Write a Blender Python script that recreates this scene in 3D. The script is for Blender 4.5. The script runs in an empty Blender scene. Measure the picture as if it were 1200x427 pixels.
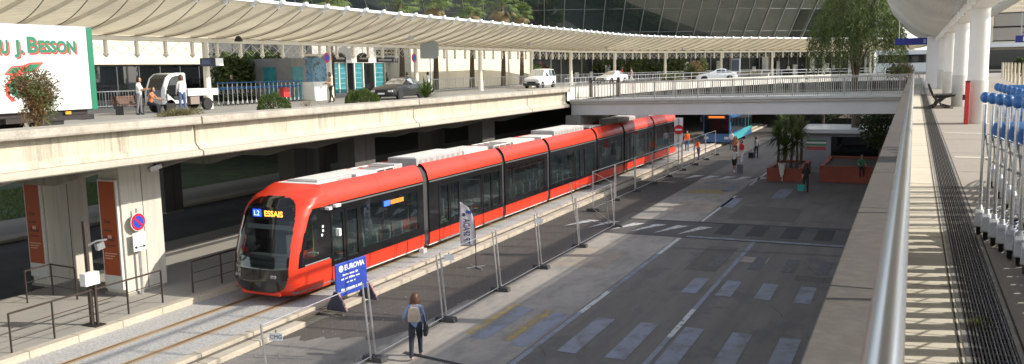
import bpy, bmesh, math, random
import numpy as np
from mathutils import Vector, Matrix, Euler
from math import sin, cos, pi, radians, atan2, sqrt
random.seed(7)
scene = bpy.context.scene
COL = scene.collection
R_ = random.uniform
# ------------------------------------------------------------------ camera
YAW, PIT, ROLL, CAMH = radians(25.2), radians(7.5), 0.02, 7.6
_f = Vector((-sin(YAW)*cos(PIT), cos(YAW)*cos(PIT), -sin(PIT)))
_r0 = Vector((cos(YAW), sin(YAW), 0)); _u0 = _r0.cross(_f)
_r = _r0*cos(ROLL) - _u0*sin(ROLL); _u = _u0*cos(ROLL) + _r0*sin(ROLL)
cd = bpy.data.cameras.new('camera'); cam = bpy.data.objects.new('camera', cd); COL.objects.link(cam)
cd.sensor_width = 36; cd.lens = 30; cd.clip_start = 0.05; cd.clip_end = 3000
cam.matrix_world = Matrix(((_r.x, _u.x, -_f.x, 0), (_r.y, _u.y, -_f.y, 0), (_r.z, _u.z, -_f.z, CAMH), (0, 0, 0, 1)))
scene.camera = cam
def ray(x, y): return _f + _r*((x-600)/1000) - _u*((y-213.5)/1000)
def onz(x, y, z=0.0):
    d = ray(x, y); t = (z-CAMH)/d.z; return Vector((d.x*t, d.y*t, z))
def onx(x, y, X):
    d = ray(x, y); t = X/d.x; return Vector((X, d.y*t, CAMH+d.z*t))
def ony(x, y, Y):
    d = ray(x, y); t = Y/d.y; return Vector((d.x*t, Y, CAMH+d.z*t))
# ------------------------------------------------------------------ materials
MC = {}
def nt(name):
    m = bpy.data.materials.new(name); m.use_nodes = True
    return m, m.node_tree.nodes, m.node_tree.links, m.node_tree.nodes['Principled BSDF']
def noise(N, L, scale, detail=4, rough=.6, vec=(1, 1, 1), coord='Object'):
    tc = N.new('ShaderNodeTexCoord'); mp = N.new('ShaderNodeMapping'); mp.inputs['Scale'].default_value = vec
    n = N.new('ShaderNodeTexNoise'); n.inputs['Scale'].default_value = scale; n.inputs['Detail'].default_value = detail; n.inputs['Roughness'].default_value = rough
    L.new(tc.outputs[coord], mp.inputs['Vector']); L.new(mp.outputs['Vector'], n.inputs['Vector'])
    return n.outputs['Fac']
def ramp(N, L, fac, stops):
    r = N.new('ShaderNodeValToRGB'); e = r.color_ramp.elements
    while len(e) < len(stops): e.new(.5)
    for i, (p, c) in enumerate(stops):
        e[i].position = p; e[i].color = (c[0], c[1], c[2], 1)
    L.new(fac, r.inputs['Fac']); return r.outputs['Color']
def mixc(N, L, fac, a, b, mode='MIX'):
    m = N.new('ShaderNodeMix'); m.data_type = 'RGBA'; m.blend_type = mode
    for k, s in ((0, fac), (6, a), (7, b)):
        if hasattr(s, 'links'): L.new(s, m.inputs[k])
        elif k == 0: m.inputs[0].default_value = s
        else: m.inputs[k].default_value = (s[0], s[1], s[2], 1)
    return m.outputs[2]
def bump(N, L, fac, strength, dist, b):
    bp = N.new('ShaderNodeBump'); bp.inputs['Strength'].default_value = strength; bp.inputs['Distance'].default_value = dist
    L.new(fac, bp.inputs['Height']); L.new(bp.outputs['Normal'], b.inputs['Normal'])
def sc(c, k): return tuple(max(0, min(1, x*k)) for x in c)
def M(name, col, rough=.6, metal=0, n=None, vec=(1, 1, 1), coat=0, spec=.5, coord='Object', bmp=0):
    if name in MC: return MC[name]
    m, N, L, b = nt(name)
    b.inputs['Roughness'].default_value = rough; b.inputs['Metallic'].default_value = metal
    b.inputs['Specular IOR Level'].default_value = spec
    if coat: b.inputs['Coat Weight'].default_value = coat; b.inputs['Coat Roughness'].default_value = .06
    if n:
        f = noise(N, L, n[0], 5, .65, vec, coord)
        c = ramp(N, L, f, [(.3, sc(col, 1-n[1])), (.7, sc(col, 1+n[1]))])
        L.new(c, b.inputs['Base Color'])
        if bmp: bump(N, L, f, bmp, .02, b)
    else: b.inputs['Base Color'].default_value = (*col, 1)
    MC[name] = m; return m
def Memit(name, col, s):
    if name in MC: return MC[name]
    m, N, L, b = nt(name); b.inputs['Base Color'].default_value = (*sc(col, .3), 1)
    b.inputs['Emission Color'].default_value = (*col, 1); b.inputs['Emission Strength'].default_value = s
    MC[name] = m; return m
def Mlayer(name, base, layers, rough=.85, bmp=None, spec=.3):
    """base colour plus noise layers (scale, vec, lo, hi, colour, amount)"""
    if name in MC: return MC[name]
    m, N, L, b = nt(name); b.inputs['Roughness'].default_value = rough; b.inputs['Specular IOR Level'].default_value = spec
    cur = base
    for (s, vec, lo, hi, c, amt) in layers:
        f = noise(N, L, s, 5, .65, vec)
        r = N.new('ShaderNodeMapRange'); r.inputs[1].default_value = lo; r.inputs[2].default_value = hi; r.inputs[3].default_value = 0; r.inputs[4].default_value = amt
        L.new(f, r.inputs[0]); cur = mixc(N, L, r.outputs[0], cur, c)
    L.new(cur, b.inputs['Base Color'])
    if bmp:
        f = noise(N, L, bmp[0], 6, .7); bump(N, L, f, bmp[1], bmp[2], b)
    MC[name] = m; return m
def Mglass(name, tint, rough=.03, trans=.4, refl=.9, ior=1.6, body=(.012, .014, .015)):
    """tinted pane: partly see-through, mirror-like at grazing angles"""
    if name in MC: return MC[name]
    m, N, L, b = nt(name); N.remove(b); out = N['Material Output']
    t = N.new('ShaderNodeBsdfTransparent'); t.inputs[0].default_value = (*tint, 1)
    d = N.new('ShaderNodeBsdfDiffuse'); d.inputs[0].default_value = (*body, 1)
    g = N.new('ShaderNodeBsdfGlossy'); g.inputs['Roughness'].default_value = rough; g.inputs[0].default_value = (.9, .95, 1, 1)
    fr = N.new('ShaderNodeFresnel'); fr.inputs[0].default_value = ior
    mu = N.new('ShaderNodeMath'); mu.operation = 'MULTIPLY'; mu.inputs[1].default_value = refl; L.new(fr.outputs[0], mu.inputs[0])
    a = N.new('ShaderNodeMixShader'); a.inputs[0].default_value = trans; L.new(d.outputs[0], a.inputs[1]); L.new(t.outputs[0], a.inputs[2])
    c = N.new('ShaderNodeMixShader'); L.new(mu.outputs[0], c.inputs[0]); L.new(a.outputs[0], c.inputs[1]); L.new(g.outputs[0], c.inputs[2])
    L.new(c.outputs[0], out.inputs[0]); MC[name] = m; return m
def Mleaf(name, c1, c2, trl=.35):
    if name in MC: return MC[name]
    m, N, L, b = nt(name); out = N['Material Output']
    f = noise(N, L, 1.3, 3, .6); f2 = noise(N, L, 17, 2, .5)
    a = N.new('ShaderNodeMath'); a.operation = 'ADD'; L.new(f, a.inputs[0]); L.new(f2, a.inputs[1])
    h = N.new('ShaderNodeMath'); h.operation = 'MULTIPLY'; h.inputs[1].default_value = .5; L.new(a.outputs[0], h.inputs[0])
    c = ramp(N, L, h.outputs[0], [(.35, c1), (.65, c2)])
    L.new(c, b.inputs['Base Color']); b.inputs['Roughness'].default_value = .55; b.inputs['Specular IOR Level'].default_value = .3
    t = N.new('ShaderNodeBsdfTranslucent'); L.new(c, t.inputs[0])
    x = N.new('ShaderNodeMixShader'); x.inputs[0].default_value = trl; L.new(b.outputs[0], x.inputs[1]); L.new(t.outputs[0], x.inputs[2])
    L.new(x.outputs[0], out.inputs[0]); MC[name] = m; return m
def Mtransl(name, col, amt=.5):
    if name in MC: return MC[name]
    m, N, L, b = nt(name); out = N['Material Output']; b.inputs['Roughness'].default_value = .7
    f = noise(N, L, .35, 4, .6, (1, 1, 1)); c = ramp(N, L, f, [(.3, sc(col, .88)), (.7, sc(col, 1.06))])
    L.new(c, b.inputs['Base Color'])
    t = N.new('ShaderNodeBsdfTranslucent'); L.new(c, t.inputs[0])
    x = N.new('ShaderNodeMixShader'); x.inputs[0].default_value = amt; L.new(b.outputs[0], x.inputs[1]); L.new(t.outputs[0], x.inputs[2])
    L.new(x.outputs[0], out.inputs[0]); MC[name] = m; return m

ASPH = Mlayer('asphalt', (.135, .122, .106), [(.22, (1, .5, 1), .35, .7, (.18, .163, .142), .75), (.9, (1.6, .05, 1), .42, .7, (.10, .09, .08), .8), (.5, (1, .8, 1), .55, .6, (.085, .08, .074), .6), (1.1, (1, .25, 1), .45, .72, (.085, .079, .072), .6), (5, (1, .5, 1), .5, .75, (.17, .16, .145), .4), (30, (1, 1, 1), .4, .7, (.19, .18, .165), .35)], .85, (90, .25, .01))
ASPH2 = Mlayer('asphalt_new', (.066, .058, .050), [(.35, (1, .25, 1), .42, .72, (.115, .10, .086), .8), (2.4, (1.4, .2, 1), .5, .75, (.05, .046, .043), .6), (18, (1, 1, 1), .4, .7, (.14, .13, .115), .35)], .85, (90, .25, .01))
WORN = Mlayer('worn_concrete', (.25, .23, .205), [(.3, (1, .6, 1), .4, .65, (.37, .33, .275), .85), (.9, (1, .4, 1), .5, .7, (.15, .142, .135), .75), (4, (1, .4, 1), .5, .75, (.15, .14, .13), .6), (22, (1, 1, 1), .45, .75, (.3, .28, .25), .3)], .9, (60, .25, .01))
CONC = Mlayer('concrete', (.46, .42, .34), [(.5, (1, 1, 1), .35, .7, (.36, .33, .28), .6), (6, (1, 1, .1), .45, .72, (.27, .245, .2), .55), (25, (1, 1, 1), .4, .7, (.5, .47, .4), .3)], .85, (40, .15, .01))
STREAK = Mlayer('streaked_concrete', (.52, .465, .36), [(2.6, (1, 1, .05), .44, .62, (.28, .245, .19), .6), (7, (1, 1, .04), .5, .68, (.21, .188, .148), .75), (.33, (1, 1, 1), .4, .62, (.50, .45, .35), .75), (1.1, (1, 1, 1), .5, .72, (.33, .30, .245), .5), (18, (1, 1, .3), .5, .7, (.57, .52, .42), .4)], .85, (30, .2, .01))
CAPC = Mlayer('weathered_cap', (.40, .365, .305), [(2, (1, 1, 1), .4, .66, (.21, .195, .165), .75), (14, (1, 1, 1), .45, .7, (.5, .46, .39), .5), (.5, (1, 1, 1), .45, .7, (.33, .29, .22), .6)], .9, (40, .3, .01))
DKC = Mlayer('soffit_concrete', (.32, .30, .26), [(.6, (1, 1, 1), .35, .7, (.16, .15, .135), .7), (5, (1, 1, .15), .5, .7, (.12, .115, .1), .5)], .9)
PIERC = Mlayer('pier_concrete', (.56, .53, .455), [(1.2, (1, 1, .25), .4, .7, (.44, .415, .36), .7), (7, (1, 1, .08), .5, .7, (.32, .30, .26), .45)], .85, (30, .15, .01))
PLAT = Mlayer('platform_paving', (.34, .32, .28), [(.4, (1, 1, 1), .4, .7, (.26, .245, .22), .7), (9, (1, 1, 1), .45, .7, (.33, .31, .28), .4)], .85, (50, .15, .01))
KERBC = Mlayer('kerb_stone', (.47, .415, .33), [(1.4, (1, .4, 1), .4, .7, (.33, .29, .225), .7), (9, (1, 1, 1), .45, .72, (.56, .5, .41), .5), (.7, (1, .2, 1), .55, .75, (.21, .19, .16), .6)], .85, (40, .2, .01))
TRACKM = Mlayer('track_gravel', (.40, .39, .37), [(.5, (1, .3, 1), .4, .7, (.31, .30, .285), .7), (11, (1, 1, 1), .42, .62, (.52, .51, .485), .75), (15, (1, 1, 1), .5, .66, (.17, .17, .165), .75)], .95, (70, .5, .02))
RUSTM = Mlayer('rust_stain', (.42, .31, .18), [(8, (1, .15, 1), .4, .65, (.38, .345, .29), .85), (2, (1, .3, 1), .4, .7, (.46, .32, .16), .6)], .9)
RAILM = M('rail_steel', (.30, .22, .16), .35, .8, (6, .3), (1, .1, 1))
PAVE = Mlayer('deck_paving', (.35, .315, .275), [(.5, (1, 1, 1), .4, .7, (.30, .27, .235), .6), (6, (3, .4, 1), .4, .7, (.40, .365, .32), .4), (40, (1, 1, 1), .4, .7, (.28, .26, .23), .3)], .8, (60, .1, .01))
STRIPC = Mlayer('deck_strip_stone', (.62, .58, .49), [(1.5, (1, 1, 1), .4, .7, (.5, .46, .38), .6), (7, (.5, 3, 1), .5, .75, (.40, .36, .29), .5), (30, (1, 1, 1), .45, .7, (.68, .64, .55), .4)], .8, (40, .15, .01))
COPE = Mlayer('coping_stone', (.095, .085, .076), [(.6, (1, .6, 1), .4, .7, (.075, .067, .06), .7), (3, (1, .4, 1), .5, .75, (.075, .067, .06), .5), (14, (1, 1, 1), .45, .7, (.14, .125, .11), .5)], .8, (60, .15, .01))  # stone toned dark, so the shade on the coping is in the colour
WHITE = M('white_paint', (.80, .80, .77), .45, 0, (1.5, .05))
WALLC = M('cream_render', (.64, .575, .44), .8, 0, (.4, .06))
GREYW = M('grey_render', (.22, .22, .215), .8, 0, (.5, .12))
STEEL = M('galvanised_steel', (.52, .53, .54), .38, .85, (9, .15))
INOX = M('brushed_inox', (.60, .595, .575), .26, 1, (5, .08), (1, .1, 1))
DKMET = M('dark_metal', (.035, .028, .026), .5, .3, (4, .2))
BROWNM = M('brown_metal', (.06, .042, .036), .5, .3, (4, .2))
BLACK = M('black_plastic', (.015, .015, .016), .5)
RUB = M('rubber', (.02, .02, .02), .85)
FEETM = M('rubber_foot', (.055, .054, .052), .9, 0, (8, .35))
RED = Mlayer('tram_red', (.66, .040, .013), [(.9, (1, 1, 1), .35, .7, (.58, .034, .012), .8), (6, (1, .2, .3), .55, .75, (.50, .05, .025), .45)], .36, None, .5)
BAND = M('tram_black_band', (.010, .010, .011), .12, 0, coat=.6)
GREYR = M('tram_roof_grey', (.40, .39, .37), .6, .1, (3, .15))
LIGHTR = M('tram_roof_light', (.62, .60, .55), .6, 0, (3, .12))
BELL = M('bellows_rubber', (.05, .05, .052), .7, 0, (10, .2))
TGLASS = Mglass('tram_glass', (.84, .90, .87), .02, .88, .8)
WSGLASS = Mglass('windscreen_glass', (.72, .8, .78), .02, .78, .9)
CGLASS = Mglass('car_glass', (.3, .34, .35), .03, .3, 1)
FGLASS = Mglass('facade_glass', (.10, .13, .13), .02, .25, 1)
TEAL = Mglass('teal_glass', (.1, .5, .55), .05, .3, .8)
LETW = M('white_lettering', (.82, .82, .82), .5)
SEATC = M('seat_fabric', (.60, .65, .63), .7)
ORNG = M('orange_vest', (.85, .16, .03), .7, 0, (6, .15))
# ------------------------------------------------------------------ mesh builder
class MB:
    def __init__(s): s.v = []; s.f = []; s.m = []
    def add(s, vs, fs, m=0):
        o = len(s.v); s.v += [tuple(v) for v in vs]; s.f += [tuple(i+o for i in f) for f in fs]; s.m += [m]*len(fs); return s
    def bx(s, x0, x1, y0, y1, z0, z1, m=0):
        return s.add([(x0, y0, z0), (x1, y0, z0), (x1, y1, z0), (x0, y1, z0), (x0, y0, z1), (x1, y0, z1), (x1, y1, z1), (x0, y1, z1)],
                     [(0, 3, 2, 1), (4, 5, 6, 7), (0, 1, 5, 4), (1, 2, 6, 5), (2, 3, 7, 6), (3, 0, 4, 7)], m)
    def ob(s, c, d, rot=(0, 0, 0), m=0):
        e = Euler(rot).to_matrix(); h = [x/2 for x in d]; c = Vector(c)
        P = [c + e @ Vector((i*h[0], j*h[1], k*h[2])) for k in (-1, 1) for i, j in ((-1, -1), (1, -1), (1, 1), (-1, 1))]
        return s.add(P, [(0, 3, 2, 1), (4, 5, 6, 7), (0, 1, 5, 4), (1, 2, 6, 5), (2, 3, 7, 6), (3, 0, 4, 7)], m)
    def tube(s, pts, r, n=6, m=0):
        pts = [Vector(p) for p in pts]; k = len(pts); rs = r if isinstance(r, (list, tuple)) else [r]*k
        V = []; ref = None
        for i, p in enumerate(pts):
            t = (pts[min(i+1, k-1)] - pts[max(i-1, 0)]).normalized()
            if ref is None: ref = Vector((0, 0, 1)) if abs(t.z) < .9 else Vector((1, 0, 0))
            a = (ref - t*ref.dot(t)).normalized(); ref = a; b = t.cross(a)
            for j in range(n):
                q = 2*pi*j/n; V.append(p + (a*cos(q) + b*sin(q))*rs[i])
        F = []
        for i in range(k-1):
            for j in range(n):
                F.append((i*n+j, i*n+(j+1) % n, (i+1)*n+(j+1) % n, (i+1)*n+j))
        F.append(tuple(range(n-1, -1, -1))); F.append(tuple(range((k-1)*n, k*n)))
        return s.add(V, F, m)
    def bar(s, a, b, w, h, m=0):
        a = Vector(a); b = Vector(b); t = (b-a).normalized()
        up = Vector((0, 0, 1)) if abs(t.z) < .95 else Vector((0, 1, 0))
        x = t.cross(up).normalized(); y = x.cross(t)
        P = []
        for p in (a, b):
            for i, j in ((-1, -1), (1, -1), (1, 1), (-1, 1)): P.append(p + x*(i*w/2) + y*(j*h/2))
        return s.add(P, [(0, 3, 2, 1), (4, 5, 6, 7), (0, 1, 5, 4), (1, 2, 6, 5), (2, 3, 7, 6), (3, 0, 4, 7)], m)
    def lathe(s, prof, n=12, c=(0, 0, 0), m=0, axis='z'):
        V = []; F = []; k = len(prof)
        for (r, z) in prof:
            for j in range(n):
                a = 2*pi*j/n; p = (r*cos(a), r*sin(a), z)
                if axis == 'x': p = (z, r*cos(a), r*sin(a))
                if axis == 'y': p = (r*sin(a), z, r*cos(a))
                V.append((p[0]+c[0], p[1]+c[1], p[2]+c[2]))
        for i in range(k-1):
            for j in range(n): F.append((i*n+j, i*n+(j+1) % n, (i+1)*n+(j+1) % n, (i+1)*n+j))
        F.append(tuple(range(n-1, -1, -1))); F.append(tuple(range((k-1)*n, k*n)))
        return s.add(V, F, m)
    def ball(s, c, r, n=8, m=0):
        r = r if isinstance(r, (list, tuple)) else (r, r, r); V = []; F = []; k = n//2
        for i in range(k+1):
            t = pi*i/k
            for j in range(n):
                a = 2*pi*j/n; V.append((c[0]+r[0]*sin(t)*cos(a), c[1]+r[1]*sin(t)*sin(a), c[2]+r[2]*cos(t)))
        for i in range(k):
            for j in range(n): F.append(((i+1)*n+j, (i+1)*n+(j+1) % n, i*n+(j+1) % n, i*n+j))
        return s.add(V, F, m)
    def prism(s, poly, a0, a1, axis='z', m=0):
        """polygon in the plane across axis: z:(x,y)  x:(y,z)  y:(x,z)"""
        n = len(poly); V = []
        for a in (a0, a1):
            for p in poly: V.append({'z': (p[0], p[1], a), 'x': (a, p[0], p[1]), 'y': (p[0], a, p[1])}[axis])
        F = [tuple(range(n-1, -1, -1)), tuple(range(n, 2*n))] + [(i, (i+1) % n, n+(i+1) % n, n+i) for i in range(n)]
        return s.add(V, F, m)
    def grid(s, rows, m=0, closed=False):
        """rows of equal numbers of points"""
        k = len(rows[0]); V = [p for r in rows for p in r]; F = []
        for i in range(len(rows)-1):
            for j in range(k if closed else k-1): F.append((i*k+j, i*k+(j+1) % k, (i+1)*k+(j+1) % k, (i+1)*k+j))
        return s.add(V, F, m)
    def mesh(s, name, mats, smooth=False, fix=True):
        me = bpy.data.meshes.new(name); me.from_pydata([tuple(v) for v in s.v], [], s.f)
        for m in (mats if isinstance(mats, (list, tuple)) else [mats]): me.materials.append(m)
        me.polygons.foreach_set('material_index', s.m)
        if fix:
            bm = bmesh.new(); bm.from_mesh(me); bmesh.ops.recalc_face_normals(bm, faces=bm.faces); bm.to_mesh(me); bm.free()
        if smooth: me.polygons.foreach_set('use_smooth', [True]*len(me.polygons))
        me.update(); return me
    def build(s, name, mats, parent=None, smooth=False, loc=None, rz=0, bevel=0, fix=True, rot=None):
        o = bpy.data.objects.new(name, s.mesh(name, mats, smooth, fix)); COL.objects.link(o)
        if parent: o.parent = parent
        if loc is not None: o.location = loc
        o.rotation_euler = rot if rot else (0, 0, rz)
        if bevel:
            b = o.modifiers.new('bevel', 'BEVEL'); b.width = bevel; b.segments = 2; b.limit_method = 'ANGLE'; b.angle_limit = .7
        if smooth:
            try:
                o.data.set_sharp_from_angle(angle=.7)
            except Exception: pass
        return o
def tag(o, label, cat, group=None):
    o['label'] = label; o['category'] = cat
    if group: o['group'] = group
    return o
def thing(name, label, cat, loc=(0, 0, 0), rz=0, group=None):
    o = bpy.data.objects.new(name, None); COL.objects.link(o); o.empty_display_size = .2
    o.location = loc; o.rotation_euler = (0, 0, rz); return tag(o, label, cat, group)
def struct(o, kind='structure'):
    o['kind'] = kind; return o
def dup(root, loc, rz=None, label=None, group=None):
    r = root.copy(); COL.objects.link(r); r.location = loc
    if rz is not None: r.rotation_euler = (0, 0, rz)
    if label: r['label'] = label
    if group: r['group'] = group
    for ch in root.children:
        c = ch.copy(); COL.objects.link(c); c.parent = r
        for g in ch.children:
            d = g.copy(); COL.objects.link(d); d.parent = c
    return r
def text(name, body, size, mat, parent, loc, rot, extrude=.004, align='LEFT', sx=1, offset=0, shear=0):
    cu = bpy.data.curves.new(name, 'FONT'); cu.body = body; cu.size = size; cu.extrude = extrude; cu.align_x = align; cu.offset = offset; cu.shear = shear
    cu.resolution_u = 3
    t = bpy.data.objects.new(name+'_curve', cu); COL.objects.link(t)
    dg = bpy.context.evaluated_depsgraph_get(); me = bpy.data.meshes.new_from_object(t.evaluated_get(dg))
    bpy.data.objects.remove(t); bpy.data.curves.remove(cu)
    me.materials.clear(); me.materials.append(mat)
    o = bpy.data.objects.new(name, me); COL.objects.link(o); o.parent = parent; o.location = loc; o.rotation_euler = rot; o.scale = (sx, 1, 1)
    return o
ORD = ['nearest', 'second', 'third', 'fourth', 'fifth', 'sixth', 'seventh', 'eighth', 'ninth', 'tenth', 'eleventh', 'twelfth', 'thirteenth', 'fourteenth', 'fifteenth', 'sixteenth', 'seventeenth', 'eighteenth', 'nineteenth', 'twentieth']
# ------------------------------------------------------------------ light
w = bpy.data.worlds.new('World'); scene.world = w; w.use_nodes = True
sk = w.node_tree.nodes.new('ShaderNodeTexSky'); sk.sky_type = 'NISHITA'; sk.sun_disc = False
SD = Vector((.955, .285, .575)).normalized()
sk.sun_elevation = math.asin(SD.z); sk.sun_rotation = atan2(SD.x, SD.y); sk.air_density = 1; sk.dust_density = .8
bg = w.node_tree.nodes['Background']; bg.inputs[1].default_value = .15
hs = w.node_tree.nodes.new('ShaderNodeHueSaturation'); hs.inputs['Saturation'].default_value = .45
w.node_tree.links.new(sk.outputs[0], hs.inputs['Color']); w.node_tree.links.new(hs.outputs[0], bg.inputs[0])
sl = bpy.data.lights.new('sun', 'SUN'); sl.energy = 2.9; sl.angle = radians(.5); sl.color = (1, .93, .82)
so = bpy.data.objects.new('sun', sl); COL.objects.link(so); so.rotation_euler = SD.to_track_quat('Z', 'Y').to_euler(); so.location = (40, 20, 60)
vs = scene.view_settings; scene.display_settings.display_device = 'sRGB'
vs.view_transform = 'Standard'; vs.look = 'None'; vs.exposure = 1.04; vs.gamma = 1; vs.use_curve_mapping = False
scene.cycles.max_bounces = 8; scene.cycles.transparent_max_bounces = 16
# ================================================================== SETTING, ROAD LEVEL
def sheet(name, x0, x1, y0, y1, z, mat, nx=1, ny=1):
    return struct(MB().add([(x0, y0, z), (x1, y0, z), (x1, y1, z), (x0, y1, z)], [(0, 1, 2, 3)]).build(name, mat, fix=False))
sheet('ground', -900, 900, -900, 900, -.03, Mlayer('ground_soil', (.13, .12, .10), [(.05, (1, 1, 1), .4, .7, (.1, .1, .075), .7)], .95))
sheet('road', -12.8, 14, -30, 150, 0, ASPH)
sheet('worn_lane', -12.8, -9.35, -30, 58, .004, WORN)
sheet('new_asphalt_strip', -16.42, -12.8, -30, 150, .004, ASPH2)
random.seed(14)
struct(MB().add([(-16.42, -30, .007), (-12.8, -30, .007)]+[(-12.8-3.62*k/16, 20.2+R_(-.35, .35)-.09*k+(.9 if k < 3 else 0), .007) for k in range(17)], [tuple(range(19))]).build('old_asphalt', Mlayer('old_asphalt', (.17, .157, .14), [(.4, (1, 1, 1), .4, .65, (.24, .222, .2), .8), (1.6, (1, .6, 1), .48, .7, (.10, .094, .087), .7), (18, (1, 1, 1), .45, .7, (.25, .235, .215), .35)], .9, (60, .25, .01)), fix=False))
# kerb: two courses with a dirt joint between, then the track bed
k = MB(); y = -20
random.seed(3)
while y < 110:
    L = 1.98
    if not 20.35 < y+1 < 21.2: k.bx(-16.78+R_(-.012, .012), -16.4+R_(-.012, .012), y, y+L, -.02, .17+R_(-.008, .008))
    k.bx(-17.32+R_(-.01, .01), -17.0, y+.4, y+L+.4, -.02, .235+R_(-.006, .006)); y += 2.0
struct(k.build('kerb', KERBC, bevel=.02))
sheet('kerb_joint', -17.0, -16.78, -30, 112, .13, Mlayer('dirt', (.12, .105, .085), [(3, (1, .2, 1), .4, .7, (.2, .175, .14), .7)], .95))
sheet('track_bed', -21.1, -17.32, -30, 112, .2, TRACKM)
r = MB()
for cx in (-19.87, -18.32):
    r.bx(cx-.035, cx+.035, -30, 112, .19, .215)
    r.bx(cx+.09, cx+.11, -30, 112, .19, .213)
struct(r.build('tram_rails', RAILM))
r = MB()
for cx in (-19.87, -18.32): r.add([(cx-.14, -30, .204), (cx+.2, -30, .204), (cx+.2, 112, .204), (cx-.14, 112, .204)], [(0, 1, 2, 3)])
struct(r.build('rail_rust_bands', RUSTM, fix=False))
p = MB().bx(-27.0, -21.42, -30, 80, -.02, .4); struct(p.build('platform', PLAT))
k = MB(); y = -20.1
while y < 80: k.bx(-21.42, -21.1, y, y+1.49, -.02, .404); y += 1.5
struct(k.build('platform_kerb', KERBC, bevel=.015))
sheet('underpass_road', -44, -27.0, -30, 150, .0, M('underpass_asphalt', (.095, .093, .09), .9, 0, (.5, .3)))
p = MB().bx(-30.6, -29.0, 24.0, 90, -.02, .12); struct(p.build('traffic_island', PLAT))
p = MB().bx(-39.4, -38.3, -30, 120, -.02, .15); struct(p.build('verge_kerb', KERBC))
sheet('verge_path', -44, -39.4, -30, 120, .1, PLAT)
# painted marks
PAINT = Mlayer('road_paint', (.52, .52, .50), [(5, (1, 1, 1), .52, .62, (.075, .073, .07), .8), (40, (1, 1, 1), .5, .6, (.12, .12, .115), .45)], .7)
WPAINT = Mlayer('worn_road_paint', (.225, .25, .31), [(.45, (1, 1, 1), .4, .65, (.20, .195, .19), .7), (1.9, (1, .6, 1), .46, .66, (.125, .115, .105), .75), (38, (1, 1, 1), .45, .65, (.17, .165, .16), .5)], .8)  # worn white paint, with the blue cast of skylight put into its colour
FADED = Mlayer('faded_road_paint', (.13, .13, .13), [(9, (1, 1, 1), .4, .62, (.07, .068, .066), .9)], .85)
YPAINT = Mlayer('worn_yellow_paint', (.34, .25, .08), [(5, (1, .5, 1), .42, .6, (.19, .175, .155), .9)], .85)
DARKP = Mlayer('dark_block_paint', (.032, .032, .033), [(9, (1, 1, 1), .45, .7, (.06, .06, .06), .7)], .8)
def marks(name, quads, mat, z=.009):
    b = MB()
    for q in quads:
        if len(q) == 4 and not hasattr(q[0], '__len__'): x0, x1, y0, y1 = q; b.add([(x0, y0, z), (x1, y0, z), (x1, y1, z), (x0, y1, z)], [(0, 1, 2, 3)])
        else: b.add([(a, c, z) for a, c in q], [tuple(range(len(q)))])
    return struct(b.build(name, mat, fix=False))
marks('lane_line', [(-9.29, -9.11, -10, 24.4), (-9.29, -9.11, 27.2, 33.5), (-6.08, -5.92, -10, 23), (-6.08, -5.92, 26, 37.2)], WPAINT)
marks('fresh_lane_line', [(-9.29, -9.11, 24.4, 27.2), (-9.29, -9.11, 33.5, 37), (-9.27, -9.13, 41.4, 50.3), (-9.27, -9.13, 55, 62)], PAINT)
marks('lane_line_scuffed', [(-6.08, -5.92, 23, 26)], PAINT)
marks('zebra_crossing', [(a, a+.56, 20.7, 24.1) for a in (-8.52, -7.15, -5.8, -4.43, -3.12, -1.8)] + [(a, a+.52, 27.9, 30.1) for a in (-6.9, -5.75, -4.5, -3.25, -2.0)], WPAINT)
marks('worn_zebra', [(-11.3, -10.75, 20.9, 24.3), (-9.98, -9.4, 20.7, 24.1)], WPAINT, .0095)
marks('yellow_zebra', [(-11.62, -11.34, 21.2, 24.6), (-10.34, -10.02, 21.0, 24.3)], YPAINT, .0093)
marks('faded_dashes', [(a, a+.45, 32.0, 34.2) for a in (-6.9, -5.4, -4.2, -3.0)], FADED)
# raised speed table with triangles and dark blocks
struct(MB().add([(-12.8, 37.1, .008), (-.4, 37.3, .008), (-.4, 37.55, .024), (-12.8, 37.4, .024), (-12.8, 40.9, .024), (-.4, 41.3, .024), (-12.8, 41.2, .008), (-.4, 41.6, .008)], [(0, 1, 2, 3), (3, 2, 5, 4), (4, 5, 7, 6)]).build('speed_table', Mlayer('table_asphalt', (.085, .08, .075), [(.5, (1, 1, 1), .4, .7, (.13, .12, .11), .6), (20, (1, 1, 1), .4, .7, (.06, .06, .06), .4)], .9), fix=False))
marks('table_triangles', [[(x, 37.7), (x+.55, 39.9), (x+1.15, 39.9)] for x in (-12.75, -11.7, -10.6, -9.5)] + [[(-15.2, 37.9), (-14.6, 40.0), (-13.9, 40.0)], [(-13.9, 37.9), (-13.5, 40.0), (-12.95, 40.0)]], PAINT, .030)
marks('table_edge_line', [(-9.0, -.5, 37.2, 37.55)], WPAINT, .028)
marks('table_dark_blocks', [(a, a+.75, 38.3, 40.9) for a in (-8.0, -6.6, -5.1, -3.7, -2.3)], DARKP, .030)
marks('far_triangles', [[(x, 57.0), (x+.3, 59.2), (x+1.0, 59.2)] for x in (-14, -12.9, -11.8, -10.7, -9.6)], PAINT)
marks('far_dashes', [(-9.4, -8.6, 46, 49.5), (-7.2, -6.4, 50, 54), (-10.4, -9.7, 52, 55), (-12.2, -9.8, 55.2, 56.0), (-9.3, -8.7, 62, 66)], WPAINT)
marks('tar_patch', [(-8.2, -5.0, 42.5, 46.8), (-4.4, -1.2, 14.5, 17.6), (-7.6, -6.4, 31.2, 35.8), (-3.6, -1.0, 30.9, 31.7)], Mlayer('patch_asphalt', (.105, .094, .082), [(1.2, (1, .4, 1), .4, .7, (.14, .125, .11), .7), (25, (1, 1, 1), .4, .7, (.08, .073, .066), .5)], .9), .005)
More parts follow.
